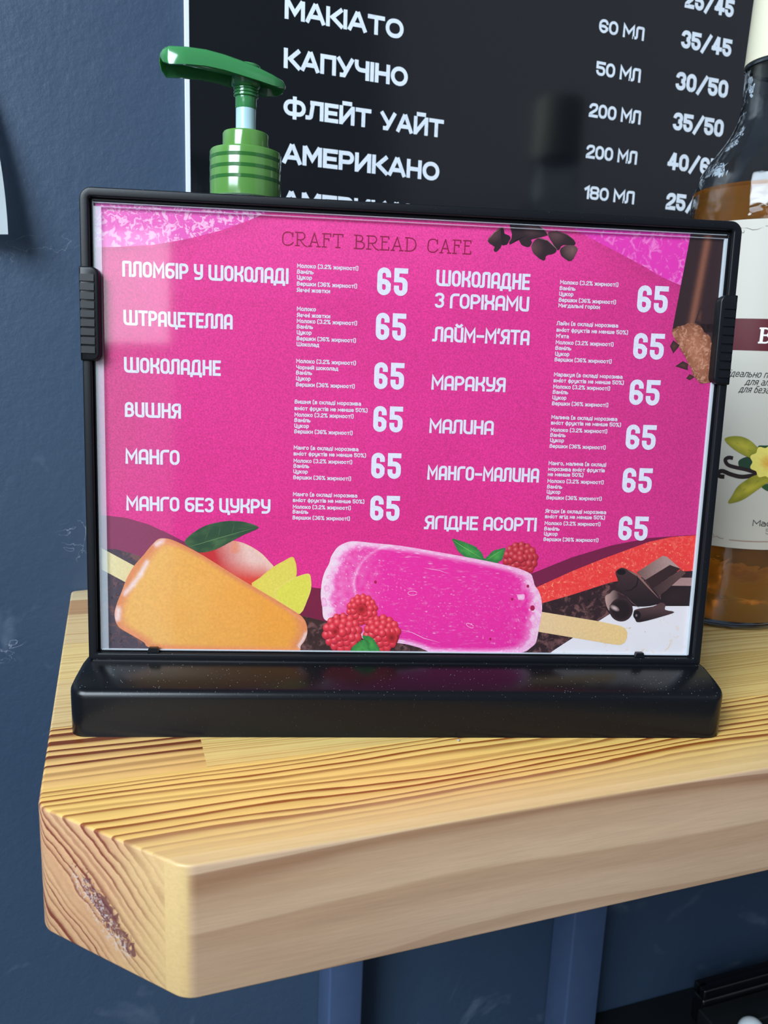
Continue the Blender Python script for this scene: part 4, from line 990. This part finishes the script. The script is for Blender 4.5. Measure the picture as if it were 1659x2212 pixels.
MO, VA, TS_, VE = 'Молоко (3.2% жирності)', 'Ваніль', 'Цукор', 'Вершки (36% жирності)'
WM = 'вміст фруктів не менше 50%)'
A2 = lambda X, Y: (600+.3014*X, 400+.3014*Y); A5 = lambda X, Y: (600+.3014*X, 850+.3014*Y)
A3 = lambda X, Y: (1100+.337*X, 400+.337*Y); A6 = lambda X, Y: (1100+.337*X, 850+.337*Y)
P = Print(TUV)
def block(cv, xa, xb, rows):
    P = Print(TUV)
    n = len(rows); y0, y1 = rows[0][1], rows[-1][1]
    for text, yb, xr in rows:
        xl = xa+(xb-xa)*(yb-y0)/(y1-y0)
        a = cv(xl, yb); b = cv(xr, yb); sl = .045 if cv in (A2, A3) else .03
        u0, v0 = hs(a[0], a[1]-.8, NP); u1, _ = hs(b[0], a[1]+(b[0]-a[0])*sl, NP)
        lay(P, COND, text, u0, v0, u1, .00200, .185, .075, TL, INKW)
    on_sheet(P.build('ingredient_list', M_INK))
block(A2, 138, 136, [(MO, 595, 577), (VA, 637, 258), (TS_, 678, 245), (VE, 723, 568), ('Яєчні жовтки', 768, 375)])
block(A2, 137, 135, [('Молоко', 903, 273), ('Яєчні жовтки', 948, 376), (MO, 990, 568), (VA, 1030, 253), (TS_, 1072, 242), (VE, 1115, 560), ('Шоколад', 1157, 296)])
block(A2, 132, 130, [(MO, 1277, 560), ('Чорний шоколад', 1322, 433), (VA, 1360, 246), (TS_, 1402, 235), (VE, 1445, 551)])
block(A5, 121, 118, [('Вишня (в складі морозива', 75, 597), (WM, 122, 643), (MO, 168, 543), (VA, 207, 235), (TS_, 248, 223), (VE, 288, 536)])
block(A5, 114, 111, [('Манго (в складі морозива', 404, 578), (WM, 447, 632), (MO, 498, 533), (VA, 535, 226), (TS_, 575, 215), (VE, 617, 525)])
block(A5, 109, 106, [('Манго (в складі морозива', 738, 570), (WM, 780, 620), (MO, 828, 523), (VA, 863, 219), (VE, 905, 517)])
block(A3, 325, 314, [(MO, 637, 698), (VA, 675, 424), (TS_, 712, 410), (VE, 750, 683), ('Мигдальні горіхи', 786, 580)])
block(A3, 305, 290, [('Лайм (в складі морозива', 900, 697), (WM, 942, 760), ("М'ята", 982, 381), (MO, 1022, 667), (VA, 1058, 397), (TS_, 1096, 384), (VE, 1132, 655)])
block(A3, 286, 273, [('Маракуя (в складі морозива', 1228, 725), (WM, 1266, 733), (MO, 1306, 645), (VA, 1340, 377), (TS_, 1376, 365), (VE, 1413, 633)])
block(A6, 269, 258, [('Малина (в складі морозива', 166, 692), (WM, 202, 715), (MO, 247, 627), (VA, 280, 361), (TS_, 314, 350), (VE, 351, 617)])
block(A6, 251, 237, [('Манго, малина (в складі', 461, 620), ('морозива вміст фруктів', 498, 612), ('не менше 50%)', 532, 474), (MO, 575, 604), (VA, 611, 340), (TS_, 644, 327), (VE, 681, 591)])
block(A6, 231, 219, [('Ягоди (в складі морозива', 767, 620), ('вміст ягід не менше 50%)', 802, 612), (MO, 845, 583), (VA, 880, 322), (TS_, 913, 309), (VE, 948, 570)])

# ------------------------------------------------------------------ clear cover over the sheet
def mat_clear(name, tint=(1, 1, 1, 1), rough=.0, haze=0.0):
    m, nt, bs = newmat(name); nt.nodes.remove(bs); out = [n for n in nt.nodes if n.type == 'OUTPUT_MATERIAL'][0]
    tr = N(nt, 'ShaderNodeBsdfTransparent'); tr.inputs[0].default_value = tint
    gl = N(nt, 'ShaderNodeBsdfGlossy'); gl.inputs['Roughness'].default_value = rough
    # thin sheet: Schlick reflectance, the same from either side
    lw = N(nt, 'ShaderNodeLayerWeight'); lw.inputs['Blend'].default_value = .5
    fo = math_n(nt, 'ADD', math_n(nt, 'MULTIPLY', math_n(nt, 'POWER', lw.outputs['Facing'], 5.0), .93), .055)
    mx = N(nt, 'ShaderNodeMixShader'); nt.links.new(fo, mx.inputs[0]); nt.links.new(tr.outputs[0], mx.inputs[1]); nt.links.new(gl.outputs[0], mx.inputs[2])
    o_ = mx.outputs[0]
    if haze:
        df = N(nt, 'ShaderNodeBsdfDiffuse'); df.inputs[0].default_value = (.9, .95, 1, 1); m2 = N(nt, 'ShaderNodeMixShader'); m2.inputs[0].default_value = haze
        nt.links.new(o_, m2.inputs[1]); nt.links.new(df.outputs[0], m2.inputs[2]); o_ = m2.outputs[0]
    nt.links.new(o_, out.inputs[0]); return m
M_CLEAR = mat_clear('clear_acrylic', rough=.055)
me = bpy.data.meshes.new('clear_cover')
me.from_pydata([tuple(sp(u, v, -.0001)) for u, v in ((.0050, .0040), (.3030, .0040), (.3030, .2142), (.0050, .2142))], [], [(0, 1, 2, 3)])
on_stand(link('clear_cover', me, M_CLEAR))
M_EDGE = mat_clear('acrylic_edge', (.95, .98, 1, 1), .12, haze=.45)
bm = bmesh.new()
for u0, u1, v0, v1 in ((.0052, .0056, .0045, .2142), (.3010, .3026, .0045, .2120), (.0056, .3020, .0041, .0046), (.0056, .3020, .2118, .2120), (.0056, .3020, .2135, .2138)):
    box_bm(bm, (u0, v0, -.0009), (u1, v1, .0004), T=lambda v: sp(v.x, v.y, v.z), bev=.00012, seg=1)
on_stand(from_bm('cover_edge', bm, M_EDGE))
M_REFL_HAZE = mat_clear('painted_reflection_haze', (.97, .99, 1, 1), .3, haze=.17)  # whitish haze imitating the pale reflection down the sheet's left edge
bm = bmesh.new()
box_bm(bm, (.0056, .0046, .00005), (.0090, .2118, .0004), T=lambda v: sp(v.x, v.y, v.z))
on_stand(from_bm('painted_reflection_strip', bm, M_REFL_HAZE))

# ------------------------------------------------------------------ pump dispenser
AX, AY = .08943, .09
def axr(px, py):
    d = ray(px, py); h = Vector((d.x, d.y)); a = Vector((AX-CC.x, AY-CC.y)); t = a.dot(h)/h.dot(h); q = Vector((CC.x, CC.y)) + h*t
    return (q-Vector((AX, AY))).length, CC.z+d.z*t
pump = empty('pump_dispenser', (AX, AY, 0)); tag(pump, 'green pump dispenser bottle standing behind the menu stand', 'dispenser')
def mat_green(name, col, rough=.16, trans=.25):
    m, nt, bs = newmat(name); bs.inputs['Base Color'].default_value = col; bs.inputs['Roughness'].default_value = rough
    bs.inputs['Subsurface Weight'].default_value = .35; bs.inputs['Subsurface Radius'].default_value = (.004, .008, .003); bs.inputs['Subsurface Scale'].default_value = .5
    bs.inputs['Coat Weight'].default_value = .4; bs.inputs['Coat Roughness'].default_value = .08
    h = noise_tex(nt, 90, 2); bump(nt, h, .06, .001, bs)
    return m
M_G = mat_green('green_plastic', rgb(62, 134, 78)); M_G2 = mat_green('green_cap_plastic', rgb(92, 142, 66)); M_GD = mat_green('dark_green_thread', rgb(44, 104, 42))
def ring_prof(prof): return prof
bm = bmesh.new(); lathe_bm(bm, [(.030, 0), (.0345, .002), (.036, .006), (.036, .20), (.0345, .216), (.028, .232), (.0185, .243), (.0180, .2665)], AX, AY, 64)
put(from_bm('bottle', bm, mat_plain('white_bottle_plastic', rgb(222, 232, 232), .3), smooth=50), pump)
z0 = axr(453, 418)[1]; z1 = axr(453, 322)[1]; r1 = .0200; r2 = .0129; z2 = axr(481, 284)[1]
bm = bmesh.new(); lathe_bm(bm, [(r1-.0012, z0-.0022), (r1, z0-.0018), (r1, z1-.0012), (r1-.0005, z1-.0003), (r1-.0015, z1), (r2+.0006, z1+.0004), (r2, z1+.0010), (r2, z2-.0012), (r2-.0005, z2-.0003), (r2-.0014, z2), (.0062, z2), (.0062, z2-.004)], AX, AY, 72)
put(from_bm('screw_cap', bm, M_G2, smooth=40), pump)
bm = bmesh.new()
for zz in (axr(453, 342)[1], axr(453, 365)[1], axr(453, 388)[1]):
    lathe_bm(bm, [(r1-.0004, zz-.0011), (r1+.00012, zz-.0009), (r1+.00012, zz+.0009), (r1-.0004, zz+.0011)], AX, AY, 72)
put(from_bm('thread_band', bm, M_GD, smooth=40), pump)
bm = bmesh.new(); z3 = axr(511, 232)[1]
lathe_bm(bm, [(.0056, z2-.003), (.0056, z3+.002)], AX, AY, 40)
o = put(from_bm('inner_tube', bm, mat_plain('milky_tube', rgb(176, 208, 214), .25), smooth=40), pump); tag(o, 'milky white tube')
z4 = axr(507, 210)[1]; z5 = axr(506, 188)[1]; z6 = hy(531, 133, AY).z-.0055
pr_ = [(.0055, z3-.001), (.0059, z3), (.0059, z4)]
for i in range(3):
    zz = z4+(z5-z4)*(i+.0)/3; dz = (z5-z4)/3
    pr_ += [(.0062, zz+dz*.1), (.0069, zz+dz*.3), (.0069, zz+dz*.55), (.0062, zz+dz*.75)]
pr_ += [(.0075, z5+.0004), (.0080, z5+.001), (.0080, z6), (.0078, z6+.003)]
bm = bmesh.new(); lathe_bm(bm, pr_, AX, AY, 48); put(from_bm('stem', bm, M_G, smooth=40), pump)
# curved head: U-shaped channel along a path
top = [(346,112),(352,104),(365,97),(405,99),(445,104.7),(484,115.3),(522,128.8),(561,145),(590,159.7),(612,173),(618,184)]
wd = [.0052, .0085, .0120, .0125, .0125, .0125, .0125, .0122, .0112, .0085, .0050]
hh = [.0020, .0062, .0090, .0088, .0084, .0080, .0076, .0068, .0058, .0040, .0018]
bm = bmesh.new(); secs = []
for (px_, py_), w_, h_ in zip(top, wd, hh):
    q = hy(px_, py_, AY-w_); t_ = .0016
    w2 = w_-t_; tt = min(t_, h_*.6)
    loop = [(-w_, -h_), (-w_, -.0012), (-w_+.0012, 0), (0, .0007), (w_-.0012, 0), (w_, -.0012), (w_, -h_), (w2, -h_), (w2*.9, -tt), (-w2*.9, -tt), (-w2, -h_)]
    secs.append([bm.verts.new((q.x, AY+a, q.z+b)) for a, b in loop])
for a, b in zip(secs[:-1], secs[1:]):
    k = len(a)
    for i in range(k): bm.faces.new((a[i], a[(i+1) % k], b[(i+1) % k], b[i]))
bm.faces.new(secs[0]); bm.faces.new(secs[-1][::-1])
head = put(from_bm('pump_head', bm, M_G, smooth=50), pump)
qa = hy(372, 120, AY); qb = hy(515, 150, AY)
bm = bmesh.new(); dirv = (qb-qa).normalized()
r_out, r_in = .0040, .0023
sd = dirv.cross(Vector((0, 1, 0))).normalized(); rings = []
for pos, r_ in ((qb, r_out), (qa-dirv*.004, r_out*.85), (qa-dirv*.0042, r_in), (qa+dirv*.012, r_in)):
    rings.append([bm.verts.new(pos + Vector((0, 1, 0))*r_*math.cos(6.2832*i/20) + sd*r_*math.sin(6.2832*i/20)) for i in range(20)])
for a, b in zip(rings[:-1], rings[1:]):
    for i in range(20): bm.faces.new((a[i], a[(i+1) % 20], b[(i+1) % 20], b[i]))
bm.faces.new(rings[-1]); bm.faces.new(rings[0])
nozz = from_bm('nozzle', bm, M_G, smooth=50); nozz.parent = head

# ------------------------------------------------------------------ syrup bottle
BX, BY, BR = .43768, .06134, .0492
def bxr(px, py):
    d = ray(px, py); h = Vector((d.x, d.y)); a = Vector((BX-CC.x, BY-CC.y)); t = a.dot(h)/h.dot(h); q = Vector((CC.x, CC.y)) + h*t
    return (q-Vector((BX, BY))).length, CC.z+d.z*t
bottle = empty('syrup_bottle', (BX, BY, 0)); tag(bottle, 'glass bottle of amber syrup with cream label and cap at right', 'bottle')
sil = [bxr(*q) for q in ((1491,443),(1497.5,415),(1510,380),(1532,351.5),(1573.5,313.5),(1589,291),(1597,269),(1605,206),(1611.5,149))]
0 and print('bottle silhouette', [(round(a, 4), round(b, 4)) for a, b in sil])
m, nt, bs = newmat('clear_glass'); bs.inputs['Base Color'].default_value = (.92, .97, 1, 1); bs.inputs['Roughness'].default_value = .02
bs.inputs['Transmission Weight'].default_value = 1; bs.inputs['IOR'].default_value = 1.35
h = noise_tex(nt, 60, 2, .5, .5); bump(nt, h, .25, .002, bs); M_GLASS = m
m, nt, bs = newmat('amber_syrup'); bs.inputs['Base Color'].default_value = (.85, .31, .035, 1); bs.inputs['Roughness'].default_value = .03
bs.inputs['Transmission Weight'].default_value = .80; bs.inputs['IOR'].default_value = 1.33
h = noise_tex(nt, 45, 3, .5, .8); bump(nt, h, .3, .003, bs); M_SYRUP = m
zliq = bxr(1497, 424)[1]
prof = [(.036, .0005), (.045, .0012), (BR-.0008, .005), (BR, .010), (BR, .262)] + [(min(BR, a), b) for a, b in sil]
ztop = sil[-1][1]; rn = sil[-1][0]
prof = [p for i, p in enumerate(prof) if i == 0 or p[1] > prof[i-1][1]]
# smooth the profile
def smooth_prof(pf, n=70):
    zs = np.array([p[1] for p in pf]); rs = np.array([p[0] for p in pf]); q = np.linspace(zs[0], zs[-1], n); q = np.unique(np.concatenate([q, zs[:5]]))
    r = np.interp(q, zs, rs); m_ = q > .24; rr = r.copy()
    for _ in range(4):
        r2 = rr.copy(); r2[1:-1] = (rr[:-2]+rr[1:-1]*2+rr[2:])/4; rr = np.where(m_, r2, rr)
    return list(zip(rr.tolist(), q.tolist()))
outer = smooth_prof(prof + [(rn, ztop+.05)])
inner = [(max(.004, r-.0022), z) for r, z in outer if z > .006][::-1]
inner.append((.030, .0045))
bm = bmesh.new(); lathe_bm(bm, outer + inner, BX, BY, 96)
put(from_bm('glass_body', bm, M_GLASS, smooth=50), bottle)
liq = [(.030, .0050)] + [(max(.004, r-.0026), z) for r, z in outer if .0065 < z < zliq] 
liq.append((liq[-1][0], zliq))
bm = bmesh.new(); lathe_bm(bm, liq, BX, BY, 96); o = put(from_bm('syrup', bm, M_SYRUP, smooth=50), bottle); tag(o, 'amber syrup')
zc0 = bxr(1611.5, 149)[1]
bm = bmesh.new(); rc = rn+.0012
lathe_bm(bm, [(rn+.0002, zc0-.0030), (rn+.0010, zc0-.0024), (rn+.0010, zc0-.0002), (rc-.0004, zc0)], BX, BY, 72, False, False)
put(from_bm('neck_ring', bm, mat_plain('smoky_collar', (.02, .025, .03, 1), .15), smooth=50), bottle)
bm = bmesh.new(); lathe_bm(bm, [(rn+.0001, zc0-.0002), (rc, zc0+.0001), (rc-.0002, zc0+.004), (rc-.0012, zc0+.052), (rc-.0025, zc0+.0545), (.004, zc0+.055)], BX, BY, 72, False)
put(from_bm('cap', bm, mat_plain('cream_cap', rgb(232, 224, 196), .4), smooth=50), bottle)
# label: wrapped on the cylinder, shapes dropped on its surface
RL = BR+.0004
def hc(px, py, lift):
    d = ray(px, py); ox, oy = CC.x-BX, CC.y-BY; rr = RL+lift
    a = d.x*d.x+d.y*d.y; b = 2*(ox*d.x+oy*d.y); c = ox*ox+oy*oy-rr*rr; D = b*b-4*a*c
    t = (-b-math.sqrt(max(D, 0)))/(2*a); X = CC+d*t
    return X
ql = hc(1566, 478, 0); zt_l = ql.z; zb_l = hc(1560, 1181, 0).z
# cylinder angle helpers
def ang(X): return math.atan2(X.x-BX, -(X.y-BY))
def TCY(th, z, lift): return Vector((BX+(RL+lift)*math.sin(th), BY-(RL+lift)*math.cos(th), z))
th0 = ang(ql); th1 = ang(hc(1553, 1100, 0))
def label_patch(name, ta, tb, za, zb_, lift, mat, n=64, parent=None, thick=.0002):
    bm = bmesh.new(); rows = []
    for zz in (za, zb_):
        for l in (lift, lift-thick): rows.append([bm.verts.new(TCY(ta+(tb-ta)*i/n, zz, l)) for i in range(n+1)])
    a0, a1, b0, b1 = rows
    for i in range(n):
        bm.faces.new((a0[i], a0[i+1], b0[i+1], b0[i])); bm.faces.new((a1[i], b1[i], b1[i+1], a1[i+1]))
        bm.faces.new((a0[i], a1[i], a1[i+1], a0[i+1])); bm.faces.new((b0[i], b0[i+1], b1[i+1], b1[i]))
    bm.faces.new((a0[0], b0[0], b1[0], a1[0])); bm.faces.new((a0[n], a1[n], b1[n], b0[n]))
    return from_bm(name, bm, mat, smooth=60)
THL = th0; THR = th0+2.9
lab = put(label_patch('label', THL, THR, zb_l, zt_l, 0, mat_plain('cream_label_paper', rgb(200, 194, 182), .5, .3)), bottle)
zb1 = hc(1610, 757, 0).z; zb2 = hc(1610, 688, 0).z
def sub(o): o.parent = lab; return o
sub(label_patch('maroon_band', THL, THR, zb1, zb2, .00008, mat_plain('maroon_ink', rgb(92, 34, 42), .4, .3)))
def TCP(px, py, lift):
    X = hc(px, py, lift+.0001); return X
P = Print(TCP)
INKB = rgb(36, 34, 36)
def ctext(text, xl, yb, xr, hpx, col, st=.12, slant=0):
    a = hc(xl, yb, 0); b = hc(xr, yb, 0); t = hc(xl, yb-hpx, 0)
    ta, tb = ang(a), ang(b); Q = Print(lambda u, v, l: TCY(ta+u/RL, a.z+v, l))
    lay(Q, COND, text, 0, 0, (tb-ta)*RL, t.z-a.z, st, .10, .00018, col, slant)
    b0 = len(P.v); P.v += Q.v; P.f += [tuple(b0+i for i in f) for f in Q.f]; P.c += Q.c
ctext('ідеально під', 1574, 813, 1671, 15, INKB, .10, .28)
ctext('для алк', 1609, 831, 1668, 15, INKB, .10, .28)
ctext('для безалк', 1595.6, 847, 1677, 15, INKB, .10, .28)
ctext('Маса', 1625, 1136, 1676, 13.5, INKB, .12)
ctext('5', 1653, 1154, 1661, 12, rgb(120, 116, 112), .10)
M_LINK = mat_print('label_ink', .05, 600)
sub(P.build('label_lettering', M_LINK)); P = Print(TCP)
# serif capital on the band
WB = rgb(236, 232, 226)
def serifB(x, y, h_):
    a = hc(x, y, 0); t = hc(x, y-h_, 0); hh_ = t.z-a.z; ta = ang(a)
    for path, s_ in (([(0.18,0),(0.18,1)], .2), ([(0,0.03),(.55,.03,.3),(.78,.25,.3),(.55,.5)], .11), ([(0,.97),(.5,.97,.3),(.7,.75,.3),(.5,.52),(.2,.52)], .11), ([(.66,.12),(.74,.25,.1),(.66,.42)], .16), ([(.58,.62),(.64,.75,.1),(.58,.9)], .14)):
        V, Fc = stroke_mesh(round_path([(q[0], *q[1:]) for q in path], .4), s_)
        b0 = len(P.v)
        for vx, vy in V: P.v.append(TCY(ta+vx*hh_/RL, a.z+vy*hh_, .00022))
        P.f.extend(tuple(b0+i for i in f) for f in Fc); P.c.extend([WB]*len(V))
serifB(1637, 741, 33)
sub(P.build('capital_lettering', M_LINK)); P = Print(TCP)
# scroll ornaments
GR = rgb(150, 142, 130)
line(P, [(1605+7*(1-t*.75)*math.cos(5*t+2), 498-7*(1-t*.75)*math.sin(5*t+2)) for t in np.linspace(0, 1, 14)], 1.0, GR, .0003)
line(P, [(1602,492),(1614,492),(1626,496),(1636,495),(1650,490)], 1.0, GR, .0003, True)
line(P, [(1654,488),(1672,487)], 1.2, GR, .0001)
line(P, [(1537,1150),(1542,1156),(1540,1161),(1548,1158),(1556,1163),(1563,1163)], 1.0, rgb(150, 120, 112), .0004)
line(P, [(x, 1166+4*math.sin(min(1, (x-1575)/70)*1.57)) for x in range(1575, 1675, 6)], 1.8, rgb(172, 140, 126), .0003)
sub(P.build('scroll_ornament', M_LINK)); P = Print(TCP)
# vanilla flower and pods
def Z5(pts): return [(1400+.3705*a, 600+.3705*b) for a, b in pts]
yg = lambda x, y, s: lerp(rgb(190, 176, 60), rgb(132, 132, 36), s*.9+.5*nz(x, y, .06, 3))
fan(P, Z5([(530,1065),(570,1045),(600,1050),(610,1090),(590,1130),(545,1120),(528,1095)]), rgb(34, 66, 48), .0001, sub=3)
fan(P, Z5([(640,985),(680,978),(760,985),(760,1040),(680,1040)]), rgb(40, 76, 44), .00012, sub=3)
fan(P, Z5([(660,1215),(720,1200),(760,1240),(700,1245)]), rgb(48, 86, 50), .00012, sub=3)
def pod(pts, w_):
    sp_ = [p for p in pts]
    q = []
    for a in range(len(sp_)-1):
        p0 = sp_[max(a-1, 0)]; p1 = sp_[a]; p2 = sp_[a+1]; p3 = sp_[min(a+2, len(sp_)-1)]
        for j in range(5):
            t = j/5; q.append(tuple(.5*((2*p1[k])+(-p0[k]+p2[k])*t+(2*p0[k]-5*p1[k]+4*p2[k]-p3[k])*t*t+(-p0[k]+3*p1[k]-3*p2[k]+p3[k])*t**3) for k in (0, 1)))
    q.append(sp_[-1]); line(P, q, w_, rgb(40, 28, 30), .00016)
pod(Z5([(495,1052),(470,1048),(450,1062),(465,1090),(510,1105),(570,1118),(640,1140)]), 8)
pod(Z5([(445,1160),(415,1155),(410,1135),(435,1127),(480,1145),(540,1160),(600,1155),(650,1148)]), 9)
fan(P, Z5([(445,945),(480,925),(540,925),(590,945),(630,980),(652,1010),(625,1035),(600,1050),(560,1035),(500,1000)]), yg, .0002, rings=5, sub=3)
fan(P, Z5([(465,1312),(490,1270),(520,1220),(570,1180),(630,1150),(700,1150),(760,1150),(740,1180),(690,1200),(640,1235),(560,1290),(500,1312)]), yg, .0002, rings=5, sub=3)
line(P, Z5([(455,945),(520,965),(590,1005),(640,1040)]), 1.2, rgb(120, 120, 40), .00024, True)
line(P, Z5([(480,1300),(560,1235),(640,1185),(720,1160)]), 1.2, rgb(120, 120, 40), .00024, True)
fl = [(700+ (92+9*math.cos(9*a))*math.cos(a)*1.1, 1075+(92+9*math.cos(9*a))*math.sin(a)) for a in np.linspace(0, 6.283, 54, endpoint=False)]
fan(P, Z5(fl), lambda x, y, s: lerp(rgb(226, 160, 60), rgb(238, 220, 110), s*1.6+.3*nz(x, y, .2, 8)), .00026, center=Z5([(705, 1080)])[0], rings=8)
sub(P.build('vanilla_flower_print', M_LINK))

# ------------------------------------------------------------------ a crumb on the shelf in front of the stand
q = hz(990, 1601.5)
bm = bmesh.new(); bmesh.ops.create_icosphere(bm, subdivisions=1, radius=.0007)
for v in bm.verts: v.co = Vector((v.co.x*(1+.3*random.random()), v.co.y, v.co.z*.9)) + Vector((q.x, q.y, .0006))
tag(from_bm('crumb', bm, mat_plain('pale_crumb', rgb(200, 200, 205), .3, metal=.4)), 'tiny pale crumb on shelf just in front of the black base', 'crumb')
bpy.data.meshes.remove(me_full)
